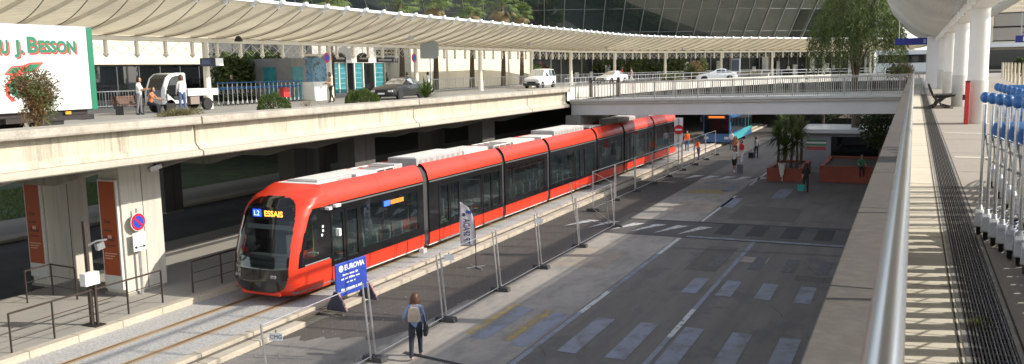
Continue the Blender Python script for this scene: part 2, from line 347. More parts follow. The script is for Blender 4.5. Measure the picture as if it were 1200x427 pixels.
marks('pale_patch', [(-11.6, -9.4, 44.0, 47.6), (-12.6, -10.4, 30.2, 33.6), (-5.9, -4.9, 33.2, 34.2)], Mlayer('pale_patch', (.32, .27, .215), [(1.2, (1, .4, 1), .4, .66, (.2, .175, .15), .9)], .9), .0062)
random.seed(8)
cr = []
for i in range(9):
    x, y = R_(-8.8, -1), R_(16, 46); dx, dy = R_(-.5, .5), R_(-.5, .5)
    for j in range(7):
        x2, y2 = x+dx*R_(.3, 1), y+dy*R_(.3, 1)+R_(-.25, .25); cr.append([(x, y), (x+.012, y+.014), (x2+.012, y2+.014), (x2, y2)]); x, y = x2, y2
marks('road_cracks', cr, DARKP, .0068)
marks('far_yellow', [(-12.2, -10, 50.8, 52.3)], YPAINT)
marks('drain_cover', [(-13.25, -12.85, 17.0, 24.5)], Mlayer('patch_concrete', (.25, .235, .21), [(2, (1, .4, 1), .4, .65, (.09, .085, .08), .8)], .9), .010)
marks('tar_seam', [[(-12.3, 19.1), (-9.2, 18.6), (-9.2, 18.5), (-12.3, 18.98)], [(-12.8, 40.95), (-.4, 41.35), (-.4, 41.25), (-12.8, 40.85)], [(-9, 34.9), (-1, 35.6), (-1, 35.55), (-9, 34.85)]], DARKP, .034)
# loose bits of rubble beside the fence
random.seed(11)
b = MB()
for i in range(34):
    x, y = R_(-16.3, -12.9), R_(17.0, 24)
    if i > 30: x, y = R_(-16.2, -15), R_(17.5, 20)
    s = R_(.012, .05); b.ob((x, y, s*.3), (s, s*R_(.6, 1.5), s*.7), (R_(-.3, .3), R_(-.3, .3), R_(0, 3)))
struct(b.build('rubble', M('rubble_stone', (.26, .24, .21), .9, 0, (9, .2))), 'stuff')
gl = MB()
random.seed(5)
def grass_patch(x0, x1, y0, y1, z, n, hh=.22):
    b = MB()
    for i in range(n):
        x, y, a, h = R_(x0, x1), R_(y0, y1), R_(0, 6.3), R_(.4, 1)*hh
        dx, dy = cos(a)*.03, sin(a)*.03; lx, ly = R_(-.07, .07), R_(-.07, .07)
        b.add([(x-dx, y-dy, z), (x+dx, y+dy, z), (x+lx, y+ly, z+h)], [(0, 1, 2)])
    return b
sheet('lawn', -120, -44, -10, 60, .12, M('lawn_soil', (.07, .10, .03), .95, 0, (.8, .35)))
g = grass_patch(-56, -44, 24, 42, .12, 9000); struct(g.build('grass', Mleaf('grass_blade', (.08, .13, .03), (.15, .2, .05)), fix=False), 'stuff')
tag(MB().bx(-120.5, -120, -20, 75, 0, 5).build('boundary_wall', GREYW), 'dark grey boundary wall behind the lawn under the deck', 'wall')

# ================================================================== LEFT ELEVATED DECK
DZ = 5.8
dk = thing('elevated_deck', 'long streaky pale concrete elevated roadway over the tram stop', 'elevated roadway', (-20.7, 14, 0))
def dpart(mb, name, mat, **kw):
    o = mb.build(name, mat, **kw); o.parent = dk; o.matrix_parent_inverse = Matrix.Translation((20.7, -14, 0)); return o
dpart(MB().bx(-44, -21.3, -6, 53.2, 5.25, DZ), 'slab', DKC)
dpart(MB().bx(-22.9, -21.25, -6, 53.2, 5.82, 6.2), 'planter_soil', M('planter_soil', (.16, .13, .09), .95, 0, (3, .3)))
joints = [-6, 7.6, 20.6, 34.0, 47.0, 53.2]
for a, c in zip(joints[:-1], joints[1:]):
    g = .025
    # cross-section of the edge girder: cap, sloped web, lip
    def prof(pts, nm, mat, bev=.015):
        dpart(MB().prism(pts, a+g, c-g, 'y'), nm, mat, bevel=bev)
    prof([(-21.32, 6.06), (-20.64, 6.06), (-20.62, 6.12), (-20.64, 6.31), (-21.32, 6.34)], 'cap', CAPC, .02)
    prof([(-21.25, 5.25), (-20.80, 5.25), (-20.98, 5.45), (-20.98, 6.058), (-21.25, 6.058)], 'web', STREAK, .03)
    prof([(-21.3, 5.02), (-20.72, 5.02), (-20.66, 5.06), (-20.66, 5.2), (-20.76, 5.247), (-21.3, 5.247)], 'lip', CONC, .015)
    prof([(-22.96, 5.805), (-22.9, 5.805), (-22.9, 6.24), (-22.96, 6.24)], 'planter_kerb', CAPC, .01)
y = -4.6
while y < 52.5:   # tapering haunch ribs under the cantilever
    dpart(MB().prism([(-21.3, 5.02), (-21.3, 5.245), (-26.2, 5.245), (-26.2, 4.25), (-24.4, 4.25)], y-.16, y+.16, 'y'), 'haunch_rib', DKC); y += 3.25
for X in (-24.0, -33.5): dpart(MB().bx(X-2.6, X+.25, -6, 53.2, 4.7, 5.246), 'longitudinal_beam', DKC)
struct(MB().add([(-44, -6, DZ+.004), (-22.97, -6, DZ+.004), (-22.97, 53.2, DZ+.004), (-44, 53.2, DZ+.004)], [(0, 1, 2, 3)]).build('upper_roadway', M('upper_asphalt', (.24, .235, .22), .9, 0, (.6, .15)), fix=False))
DPC = Mlayer('shade_toned_concrete', (.13, .12, .108), [(1.2, (1, 1, .25), .4, .7, (.085, .08, .072), .8)], .9)  # pier concrete again, with the shade under the deck put into its colour
# piers: pairs of concrete blades
def pier(x0, y0, label, d=1.66, mat=None):
    t = thing('concrete_pier', label, 'pier', (x0, y0, .4), group='concrete piers under the left deck')
    b = MB().bx(-.97, 0, 0, d, 0, 4.34); o = b.build('blade', mat or PIERC, t, bevel=.02)
    MB().bx(-1.0, .004, d*.52-.012, d*.52+.012, 0, 4.3).build('joint_groove', M('groove', (.03, .03, .03), .9), t)
    MB().bx(-1.05, .04, -.02, d+.02, .0, .09).build('plinth', DKC, t)
    return t
pier(-23.3, 19.5, 'concrete pier blade nearest the tracks with sunlit side and no-parking sign')
pier(-26.85, 19.4, 'concrete pier blade in shade, behind the sunlit one, with the left orange panel')
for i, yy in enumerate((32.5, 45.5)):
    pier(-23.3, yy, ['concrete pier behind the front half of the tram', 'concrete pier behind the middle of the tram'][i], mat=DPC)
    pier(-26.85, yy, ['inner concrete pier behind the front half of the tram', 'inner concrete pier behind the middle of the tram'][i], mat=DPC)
for yy in (13.0-6.5, ):
    pass
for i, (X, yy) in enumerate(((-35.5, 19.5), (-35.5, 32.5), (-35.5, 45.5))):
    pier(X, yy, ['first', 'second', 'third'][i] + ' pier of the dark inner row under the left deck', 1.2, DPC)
# orange advertising panels on the front of the blades
ORP = Mlayer('orange_poster', (.34, .068, .018), [(.8, (1, 1, 1), .4, .7, (.28, .05, .015), .7)], .5)
ODK = M('poster_print', (.14, .03, .012), .6); OLT = M('poster_pale_print', (.62, .34, .25), .6)
def poster(x0, x1, y, z0, z1, label):
    w = x1-x0; h = z1-z0
    t = thing('advertising_panel', label, 'poster', ((x0+x1)/2, y, z0), group='orange panels on the pier fronts')
    f = MB().bx(-w/2, w/2, -.10, 0, -.42, h); f.build('casing', M('poster_casing', (.55, .54, .51), .5, 0, (4, .06)), t, bevel=.01)
    MB().bx(-w/2+.06, w/2-.06, -.112, -.102, .06, h-.06).build('print', ORP, t)
    b = MB().bx(-w/2+.18, w/2-.2, -.115, -.113, h*.37, h*.42, 0).bx(-w/2+.2, -w/2+.27, -.115, -.113, h*.555, h*.60, 0).bx(-w/2+.30, -w/2+.50, -.115, -.113, h*.555, h*.585, 0)
    b.bx(-w/2+.32, w/2-.34, -.1155, -.1135, h*.40, h*.435, 1)
    for i in range(3): b.bx(-w/2+.12, w/2-.16-.1*i, -.115, -.113, h*.24-.085*i, h*.24-.085*i+.03, 1)
    b.bx(-w/2+.14, w/2-.2, -.115, -.113, h*.315, h*.335, 0); b.bx(-w/2+.14, w/2-.3, -.115, -.113, h*.47, h*.49, 0)
    b.build('small_print', [ODK, OLT], t)
poster(-24.2, -23.36, 19.48, 1.05, 4.3, 'orange advertising panel on the pier with the no-parking sign')
poster(-27.76, -26.92, 19.38, 1.2, 4.35, 'orange advertising panel on the shaded pier at far left')
# no-parking sign, on a grey post in front of the sunlit face
t = thing('no_parking_sign', 'round blue and red no-parking sign with white arrow plate on a grey post', 'road sign', (-23.12, 19.92, .404))
MB().tube([(0, 0, 0), (0, 0, 1.75)], .045, 10).tube([(0, 0, 1.75), (0, 0, 2.9)], .03, 8).build('post', STEEL, t)
SB = M('sign_blue', (.02, .06, .42), .4); SR = M('sign_red', (.55, .012, .03), .4)
d = MB(); d.lathe([(.30, .04), (.30, .055)], 32, (0, 0, 2.45), 2, 'x'); d.lathe([(.285, .055), (.285, .061)], 32, (0, 0, 2.45), 1, 'x'); d.lathe([(.205, .06), (.205, .064)], 32, (0, 0, 2.45), 0, 'x')
d.ob((.066, 0, 2.45), (.006, .42, .06), (radians(-45), 0, 0), 1); d.build('disc', [SB, SR, WHITE], t)
d = MB().bx(.04, .055, -.26, .26, 1.48, 2.1, 0); d.build('plate', WHITE, t, bevel=.008)
d = MB().bx(.0555, .058, -.15, .15, 1.60, 1.63)
for s in (-1, 1): d.add([(.057, s*.24, 1.615), (.057, s*.13, 1.68), (.057, s*.13, 1.55)], [(0, 1, 2)])
d.build('arrow', BLACK, t); text('plate_lettering', 'SAUF BUS', .085, M('sign_grey_print', (.25, .25, .25), .6), t, (.0575, -.21, 1.92), (pi/2, 0, pi/2), .001)
# brown railings along the platform edge
def railing(pts, label, hgt=1.06, extra=2):
    t = thing('platform_railing', label, 'railing', pts[0], group='brown railings on the platform'); o = Vector(pts[0])
    P = [Vector(q)-o for q in pts]
    for q in P: MB().bx(q.x-.03, q.x+.03, q.y-.012, q.y+.012, 0, hgt).build('post', BROWNM, t)
    b = MB()
    for a, c in zip(P[:-1], P[1:]):
        b.bar(a+Vector((0, 0, hgt)), c+Vector((0, 0, hgt)), .05, .045)
    b.build('handrail', BROWNM, t)
    b = MB()
    for a, c in zip(P[:-1], P[1:]):
        for z in (.32, .66): b.tube([a+Vector((0, 0, z)), c+Vector((0, 0, z))], .012, 5)
    b.build('rails', BROWNM, t)
e = lambda y: (-21.75+.0*y, y, .404)
railing([(-21.45, 14.15, .404), (-21.5, 15.45, .404), (-21.55, 18.0, .404), (-21.58, 19.35, .404)], 'brown metal railing with four posts on the sunlit platform edge')
railing([(-21.6, 20.65, .404), (-21.62, 22.0, .404), (-21.65, 24, .404), (-21.65, 26, .404)], 'brown railing in shade beside the front of the tram')
railing([(-25.8, 17.7, .404), (-25.9, 18.7, .404), (-24.6, 18.6, .404)], 'dark railing corner between the two orange panels')
railing([(-28.6, 16.2, .404), (-28.5, 18.4, .404)], 'dark railing piece at far left below the left orange panel')
# dark double post with a bolted base, white box and camera
t = thing('signal_post', 'thin dark twin post on a square base with a white box', 'post', (-21.6, 16.75, .404))
MB().bx(-.055, .055, -.04, .04, 0, 3.1).build('mast', BROWNM, t)
MB().bx(.1, .17, .05, .11, 0, 1.35).build('short_mast', BROWNM, t)
MB().bx(-.25, .35, -.16, .2, 0, .03).build('base_plate', DKMET, t)
b = MB().bx(.06, .3, -.34, .14, 1.25, 1.62); b.build('control_box', WHITE, t, bevel=.01)
MB().tube([(0, 0, 2.35), (-.1, .45, 2.42), (-.1, .8, 2.4)], .03, 6).ob((-.1, .55, 2.25), (.12, .25, .2), (.2, 0, 0)).build('camera_arm', STEEL, t)
t = thing('loudspeaker', 'small grey horn lamp under the deck edge beside the sunlit pier', 'lamp', (-23.2, 20.9, 4.55))
MB().ob((0, 0, 0), (.12, .5, .16), (.2, 0, 0)).build('housing', STEEL, t); MB().tube([(0, 0, 0), (0, 0, .25)], .025, 6).build('bracket', DKMET, t)
# ================================================================== TRAM
TX, TY, TZ = -19.0, 20.75, .2
tram = thing('tram', 'long red tram with black window band and seven sections standing on the tracks', 'tram', (TX, TY, TZ))
HW = 1.325
Z0, ZB, ZT = .32, .89, 3.03      # skirt bottom, band bottom, band top
FAIR = [(1.325, 3.03), (1.315, 3.14), (1.25, 3.38), (1.10, 3.60), (.95, 3.69), (.86, 3.66), (.84, 3.38)]
def interp(z, tab):
    for (a, p), (b, q) in zip(tab[:-1], tab[1:]):
        if z <= b: return p+(q-p)*(z-a)/(b-a)
    return tab[-1][1]
YF = [(.28, .34), (.45, .14), (.8, 0), (1.2, .02), (1.6, .11), (2.2, .33), (2.8, .62), (3.1, .83), (3.35, 1.12), (3.55, 1.6), (3.69, 2.25)]
WF = [(.28, 1.24), (.45, 1.29), (.7, 1.325), (3.05, 1.325), (3.14, 1.315), (3.38, 1.25), (3.60, 1.10), (3.69, .95)]
NY = 2.3       # the nose shell runs back to here
def nose_pts(z, NA=90, NS=26):
    w, yf, D, n = interp(z, WF), interp(z, YF), .78, 2.35
    row = []
    yb = min(yf+D, NY-.02)
    for i in range(NS): row.append((-w, NY+(yb-NY)*i/NS, z))
    for i in range(NA+1):
        t = pi*i/NA; c, s_ = cos(t), sin(t)
        row.append((-w*(1 if c > 0 else -1)*abs(c)**(2/n), yb-(yb-yf)*abs(s_)**(2/n), z))
    for i in range(1, NS+1): row.append((w, yb+(NY-yb)*i/NS, z))
    return row
def build_nose(flip=False):
    zs = [.28+(3.69-.28)*i/110 for i in range(111)]
    rows = [nose_pts(z) for z in zs]; k = len(rows[0])
    red, wsc, mask, cab = MB(), MB(), MB(), MB()
    def cls(c):
        x, y, z = c
        yf = interp(z, YF)
        a = abs(x)
        top = 3.36; q = (a/(1.15-.09*max(0, (z-1.0)/2.3)))**4+(abs(z-1.90)/1.50)**5
        if y < yf+.5 and q < 1: return 'ws' if z > 1.28 else 'mask'
        if a > 1.2 and y > yf+.56+.05*(z-1.1) and 1.18 < z < 3.0 and z < 3.0+.1*y and y < 2.31: return 'cab'
        return 'red'
    out = {'ws': wsc, 'mask': mask, 'cab': cab, 'red': red}
    tmp = {n_: {} for n_ in out}
    for i in range(len(rows)-1):
        for j in range(k-1):
            P = [rows[i][j], rows[i][j+1], rows[i+1][j+1], rows[i+1][j]]
            c = tuple(sum(p[q] for p in P)/4 for q in range(3)); n_ = cls(c); mb = out[n_]; ids = []
            for (a, b), p in zip(((i, j), (i, j+1), (i+1, j+1), (i+1, j)), P):
                d = tmp[n_]
                if (a, b) not in d: d[(a, b)] = len(mb.v); mb.v.append(p)
                ids.append(d[(a, b)])
            mb.f.append(tuple(ids)); mb.m.append(0)
    # roof cap and underside
    red.add(rows[-1], [tuple(range(k))]); red.add(rows[0], [tuple(range(k-1, -1, -1))])
    return red, wsc, mask, cab
def cab_end(par, suffix=''):
    red, wsc, mask, cabm = build_nose()
    o = red.build('nose_shell', RED, par, smooth=True); 
    g = wsc.build('windscreen', WSGLASS, par, smooth=True)
    g2 = mask.build('front_mask', BAND, par, smooth=True)
    # cab side: dark surround with a see-through pane
    pane, sur = MB(), MB()
    panes = {1: (MB(), MB()), -1: (MB(), MB())}
    for f in cabm.f:
        c = [sum(cabm.v[i][q] for i in f)/4 for q in range(3)]; pane, sur = panes[1 if c[0] > 0 else -1]; yf = interp(c[2], YF)
        inside = yf+.72+.05*(c[2]-1.1) < c[1] < 1.62 and 1.42 < c[2] < 2.86
        b = pane if inside else sur; b.add([cabm.v[i] for i in f], [(0, 1, 2, 3)])
    for b, n_, m_ in [(panes[s][0], 'cab_window', WSGLASS) for s in panes]+[(panes[s][1], 'cab_window_surround', BAND) for s in panes]:
        me = b.mesh(n_, m_, fix=False); bm = bmesh.new(); bm.from_mesh(me); bmesh.ops.remove_doubles(bm, verts=bm.verts, dist=.0005); bmesh.ops.recalc_face_normals(bm, faces=bm.faces); bm.to_mesh(me); bm.free()
        x = bpy.data.objects.new(n_, me); COL.objects.link(x); x.parent = par
    # interior: dash, seat, bulkhead
    MB().bx(-1.15, 1.15, .55, 1.15, .9, 1.32).bx(-1.1, 1.1, .75, 1.1, 1.32, 1.5).build('dashboard', M('dash_grey', (.10, .11, .11), .6), par, bevel=.05)
    MB().bx(-.27, .27, 1.5, 1.95, 1.0, 1.14).bx(-.25, .25, 1.9, 2.02, 1.1, 1.95).bx(-.05, .05, 1.65, 1.75, .4, 1.0).build('driver_seat', SEATC, par, bevel=.04)
    MB().bx(-1.28, 1.28, .5, 2.3, .38, .42).bx(-1.25, 1.25, 2.24, 2.29, .4, 1.1).bx(-1.25, -.4, 2.24, 2.29, 1.1, 3.3).build('cab_bulkhead', M('cab_grey', (.15, .15, .155), .7), par)
    b = MB()   # wiper and sun blind
    b.bar((-.6, .08, 1.42), (.1, .22, 1.95), .03, .02); b.build('wiper', BLACK, par)
    MB().bx(-.95, .95, .88, .92, 2.35, 2.50).build('sun_blind', M('blind_grey', (.33, .36, .36), .6), par)
    for s in (-1, 1):
        h = MB(); yy = .20
        for q, zz in ((.78, .98), (.66, .98)):
            h.lathe([(.055, 0), (.06, .03)], 12, (s*q, yy-.16, zz), 0, 'y')
        h.build('headlight', M('head_lens', (.22, .23, .23), .1), par)
    # destination display behind the glass
    MB().bx(-.95, .95, .93, 1.0, 2.66, 3.08).build('display_case', BLACK, par)
    d = MB().bx(-.74, -.38, .922, .929, 2.74, 2.99); d.build('line_number_panel', Memit('display_blue', (.03, .10, .9), 1.6), par)
    text('line_number', 'L2', .24, Memit('display_white', (.7, .8, 1), 1.6), par, (-.70, .918, 2.78), (pi/2, 0, 0), .001, sx=1.05)
    text('destination', 'ESSAIS', .26, Memit('display_amber', (1, .36, .05), 2.6), par, (-.27, .926, 2.77), (pi/2, 0, 0), .001, sx=1.08, offset=.008)
    MB().bx(-.8, .8, .26, .5, .29, .5).build('coupler_cover', RED, par, bevel=.04)
    return par
cab_end(tram)
def section(y0, y1, spec, front_roof=None, mirror=False):
    """spec: list of (kind, ya, yb) along the length; kind w window, d door leaf"""
    # skirt with doors cut out
    doors = sorted([(a, b) for k_, a, b in spec if k_ == 'd'])
    cuts = [y0]+[v for ab in doors for v in ab]+[y1]
    for s in (-1, 1):
        for a, b in zip(cuts[0::2], cuts[1::2]):
            if b-a < .02: continue
            n = max(1, round((b-a)/1.9))
            for i in range(n):
                p, q = a+(b-a)*i/n, a+(b-a)*(i+1)/n
                MB().prism([(s*1.23, Z0), (s*1.30, Z0+.1), (s*HW, Z0+.32), (s*HW, ZB-.004), (s*1.24, ZB-.004)], p+.008, q-.008, 'y').build('skirt_panel', RED, tram, bevel=.008)
    for s in (-1, 1):
        bd = MB()
        xo, xi = s*HW, s*(HW-.06); X0, X1 = min(xo, xi), max(xo, xi)
        op = sorted([(a, b, k_) for k_, a, b in spec])
        c = y0
        for a, b, k_ in op:
            if a > c+.001: bd.bx(X0, X1, c, a, ZB, ZT)
            zl, zh = (1.19, 2.70)
            if k_ == 'w': bd.bx(X0, X1, a, b, ZB, zl); bd.bx(X0, X1, a, b, zh, ZT)
            else: bd.bx(X0, X1, a, b, 2.78, ZT)
            c = b
        if c < y1: bd.bx(X0, X1, c, y1, ZB, ZT)
        bd.build('window_band', BAND, tram)
    for s in (-1, 1):
        for k_, a, b in spec:
            if k_ == 'w':
                x = s*(HW-.012); nsub = max(1, round((b-a)/1.95))
                for i in range(nsub):
                    p, q = a+(b-a)*i/nsub, a+(b-a)*(i+1)/nsub
                    MB().bx(min(x, x-s*.008), max(x, x-s*.008), p+.02, q-.02, 1.19, 2.70).build('window', TGLASS, tram)
                if nsub > 1:
                    m_ = MB()
                    for i in range(1, nsub): yy = a+(b-a)*i/nsub; m_.bx(min(x, x+s*.004), max(x, x+s*.004), yy-.022, yy+.022, 1.19, 2.70)
                    m_.build('window_bar', BAND, tram)
            else:
                x0, x1 = s*(HW+.012), s*(HW-.03); X0, X1 = min(x0, x1), max(x0, x1); f = MB()
                f.bx(X0, X1, a+.012, a+.10, ZB, 2.775); f.bx(X0, X1, b-.10, b-.012, ZB, 2.775); f.bx(X0, X1, a+.1, b-.1, ZB, 1.06); f.bx(X0, X1, a+.1, b-.1, 2.66, 2.775)
                dr = f.build('door', BAND, tram)
                MB().bx(X0, X1, a+.012, b-.012, Z0+.12, ZB-.006).build('door_panel', RED, dr, bevel=.006)
                MB().bx(s*(HW-.015)-.004, s*(HW-.015)+.004, a+.1, b-.1, 1.06, 2.66).build('pane', TGLASS, dr)
    for a, b in doors:
        for s in (-1, 1): MB().bx(min(s*1.32, s*1.40), max(s*1.32, s*1.40), a, b-.005, Z0+.06, Z0+.11).build('door_sill', M('sill_grey', (.32, .32, .32), .5, .4), tram)
    for s in (-1, 1):
        n = max(1, round((y1-y0)/3.6))
        for i in range(n):
            p, q = y0+(y1-y0)*i/n, y0+(y1-y0)*(i+1)/n
            rows = []
            for yy in (p+.006, q-.006): rows.append([(s*x, yy, z) for x, z in FAIR])
            MB().grid(rows).build('roof_fairing', RED, tram, smooth=True)
        MB().bx(min(s*1.328, s*1.345), max(s*1.328, s*1.345), y0+.05, y1-.05, ZT-.10, ZT-.05).build('drip_rail', M('rail_grey', (.22, .22, .22), .4, .5), tram)
    MB().bx(-.86, .86, y0, y1, 3.36, 3.40).build('roof_deck', GREYR, tram)
    inn = MB().bx(-1.26, 1.26, y0, y1, .33, .37); inn.bx(-1.24, 1.24, y0, y1, 2.86, 2.9)
    inn.build('floor_and_ceiling', M('tram_interior', (.70, .71, .69), .7), tram)
    se = MB()
    for k_, a, b in spec:
        if k_ == 'w':
            yy = a+.35
            while yy < b-.3:
                for x in (-.95, -.5, .5, .95): se.bx(x-.2, x+.2, yy, yy+.07, .75, 1.62); se.bx(x-.2, x+.2, yy-.4, yy, .72, .82)
                yy += .86
    if se.v: se.build('seats', SEATC, tram, bevel=.03)
    po = MB()
    for k_, a, b in spec:
        if k_ == 'd':
            for s in (-1, 1): MB().tube([(s*.75, b, .37), (s*.75, b, 2.86)], .018, 6).build('grab_pole', M('pole_yellow', (.6, .55, .3), .4), tram)
def dd(a, b): m_ = (a+b)/2; return [('d', a, m_), ('d', m_, b)]
o_ = .15
secs = [(NY, 8.42, [('d', 2.32, 3.12), ('d', 3.16, 3.98), ('w', 4.12, 7.98)]),
        (8.85, 15.72, dd(9.62, 11.48)+[('w', 11.66, 13.52)]+dd(13.66, 15.52)),
        (16.05, 21.35, [('w', 16.45, 20.9)]),
        (21.7, 29.05, [('w', 21.95, 25.3)]+dd(25.5, 27.2)+[('w', 27.4, 28.8)]),
        (29.4, 34.65, [('w', 29.8, 34.3)]),
        (35.0, 42.05, dd(35.4, 37.1)+[('w', 37.3, 39.7)]+dd(39.9, 41.6)),
        (42.4, 48.8, [('w', 42.8, 48.2)])]
for a, b, sp in secs: section(a, b, sp)
# bellows between the sections
for (a, b), (c, d) in zip([(s_[0], s_[1]) for s_ in secs[:-1]], [(s_[0], s_[1]) for s_ in secs[1:]]):
    bl = MB(); n = 7; prof = [(1.22, .4), (1.27, .6), (1.27, 3.0), (1.2, 3.32), (1.02, 3.55), (.8, 3.6), (.8, 3.45)]
    rows = []
    for i in range(n):
        yy = b-.02+(c-b+.04)*i/(n-1); kx = .04 if i % 2 else 0
        rows.append([(x-kx, yy, z-kx*.5) for x, z in prof]+[(-(x-kx), yy, z-kx*.5) for x, z in reversed(prof)])
    bl.grid(rows); bl.build('bellows', BELL, tram, fix=False)
# rear end: plain rounded tail
rows = []
for i in range(9):
    t = i/8; k_ = sqrt(max(0, 1-t**2.4)); yy = 48.8+1.1*t
    pr = [(1.24, .32), (1.325, .7), (1.325, 3.03), (1.25, 3.38), (1.1, 3.6), (.9, 3.69)]
    kk = .55+.45*k_
    rows.append([(x*kk, yy-(z-.3)*.25*t, z) for x, z in pr]+[(-x*kk, yy-(z-.3)*.25*t, z) for x, z in reversed(pr)])
MB().grid(rows).add(rows[-1], [tuple(range(12))]).build('tail_shell', RED, tram, smooth=True)
# roof equipment lying in the trough between the fairings
def unit(y0, y1, z1, mat, x=.72, name='roof_unit', slats=0, z0=3.401):
    b = MB().bx(-x, x, y0, y1, z0, z1); o = b.build(name, mat, tram, bevel=.03)
    if slats:
        g = MB(); n = int((y1-y0)/.45)
        for i in range(n):
            yy = y0+.2+i*(y1-y0-.3)/max(1, n); g.bx(x, x+.006, yy, yy+.22, z0+.12, z1-.1); g.bx(-x-.006, -x, yy, yy+.22, z0+.12, z1-.1)
        g.build('grille', M('grille_dark', (.27, .265, .255), .7), o)
        l = MB().bx(-x*.8, x*.8, y0+.15, y1-.15, z1, z1+.02); l.build('lid', LIGHTR, o, bevel=.008)
    return o
def rack(y0, y1, z=3.62):
    b = MB()
    for s in (-1, 1): b.bar((s*.6, y0, z), (s*.6, y1, z), .06, .05)
    n = max(2, int((y1-y0)/.5))
    for i in range(n+1):
        yy = y0+(y1-y0)*i/n; b.bar((-.6, yy, z), (.6, yy, z), .05, .04)
        for s in (-1, 1): b.bx(s*.6-.025, s*.6+.025, yy-.025, yy+.025, 3.4, z)
    b.build('roof_rack', LIGHTR, tram)
MB().bx(-.84, .84, 2.32, 3.5, 3.66, 3.70).build('roof_hatch', LIGHTR, tram, bevel=.02)
unit(2.6, 4.6, 3.76, GREYR, .66, slats=1); unit(4.75, 6.1, 3.74, LIGHTR, .75, 'roof_cover'); rack(6.2, 7.4, 3.72)
unit(6.4, 7.0, 3.68, GREYR, .4, 'roof_junction_box'); unit(7.5, 8.1, 3.78, GREYR, .6, 'roof_junction_box')
unit(9.0, 13.0, 3.88, GREYR, .70, slats=1); unit(13.1, 15.5, 3.80, LIGHTR, .7, 'roof_cover')
rack(16.3, 18.2, 3.74); unit(18.3, 21.0, 3.76, LIGHTR, .74, 'roof_cover')
unit(22.0, 23.6, 3.72, LIGHTR, .7, 'roof_cover'); unit(23.8, 28.6, 3.92, GREYR, .72, slats=1)
rack(30, 32, 3.7); unit(35.4, 39.5, 3.9, GREYR, .7, slats=1); unit(43, 46, 3.8, LIGHTR, .7, 'roof_cover')
# small fittings on the sides
for s in (-1, 1):
    MB().ob((s*1.42, 2.15, 2.92), (.2, .16, .1)).build('side_camera', WHITE, tram, bevel=.015); MB().ob((s*1.42, 2.62, 2.95), (.14, .3, .1)).build('side_camera', WHITE, tram, bevel=.015)
    c = MB().ob((s*1.41, 2.66, 2.02), (.16, .12, .26)).bx(min(s*1.32, s*1.36), max(s*1.32, s*1.36), 2.6, 2.7, 1.95, 2.1); c.build('rear_view_camera', WHITE, tram, bevel=.02)
    MB().bx(min(s*1.328, s*1.34), max(s*1.328, s*1.34), .9, 2.2, 1.20, 1.235).build('bright_trim', M('bright_trim', (.7, .7, .7), .3, .7), tram)
    MB().bx(min(s*1.322, s*1.33), max(s*1.322, s*1.33), 6.05, 6.95, 2.46, 2.62).build('side_display', Memit('display_amber_soft', (.8, .22, .03), .8), tram)
    MB().bx(min(s*1.322, s*1.331), max(s*1.322, s*1.331), 5.6, 6.0, 2.44, 2.64).build('side_line_panel', Memit('display_blue_soft', (.04, .15, .9), 1.0), tram)
    rings = MB()
    for q, (yy, zz) in enumerate(((1.92, 2.34), (1.92, 2.2), (1.86, 2.06))): rings.lathe([(.05, 0), (.05, .004)], 10, (s*1.327 if s > 0 else -1.331, yy, zz), 0, 'x')
    rings.build('operator_mark', LETW, tram)
v = MB().ob((1.338, 2.68, 1.95), (.004, .36, .72)); v.build('orange_jacket_reflection', ORNG, tram) if False else None
tw = MB()
for yy in (3.2, 5.2, 18, 20, 24, 26.5, 36, 40, 44, 46.5):
    for s in (-1, 1): tw.lathe([(.28, -.06), (.3, 0), (.28, .06)], 16, (s*.72, yy, .3), 0, 'x')
tw.build('wheelsets', DKMET, tram)
for s in (1,):
    MB().ob((1.42, 8.1, .28), (.22, .25, .18)).build('bogie_step', LIGHTR, tram)
# ================================================================== RIGHT DECK
RZ = 5.9
struct(MB().bx(-.28, 14, -6, 130, 5.3, RZ-.03).build('right_deck', DKC))
sheet('deck_strip', -.02, .34, -6, 49.7, RZ, STRIPC)
sheet('deck_paving', .62, 14, -6, 130, RZ, PAVE)
sheet('deck_strip_far', -.02, .34, 49.7, 60, RZ, PAVE)
b = MB(); y = -3
ys = []
while y < 50: ys.append(y); y += 2.02
for y in ys: b.add([(-.01, y, RZ+.004), (.335, y, RZ+.004), (.335, y+.016, RZ+.004), (-.01, y+.016, RZ+.004)], [(0, 1, 2, 3)])
y = -3.4
while y < 50: b.add([(.68, y, RZ+.004), (3.6, y, RZ+.004), (3.6, y+.02, RZ+.004), (.68, y+.02, RZ+.004)], [(0, 1, 2, 3)]); y += 3.03
for x in (.30, .64): b.add([(x, -6, RZ+.0045), (x+.012, -6, RZ+.0045), (x+.012, 50, RZ+.0045), (x, 50, RZ+.0045)], [(0, 1, 2, 3)])
struct(b.build('paving_joints', M('joint_dark', (.07, .06, .05), .95, 0, (8, .4)), fix=False))
b = MB()
for yy in (16.9, 22.6, 26.2): b.add([(.7, yy, RZ+.005), (3.5, yy, RZ+.005), (3.5, yy+.22, RZ+.005), (.7, yy+.22, RZ+.005)], [(0, 1, 2, 3)])
struct(b.build('paving_bands', STRIPC, fix=False))
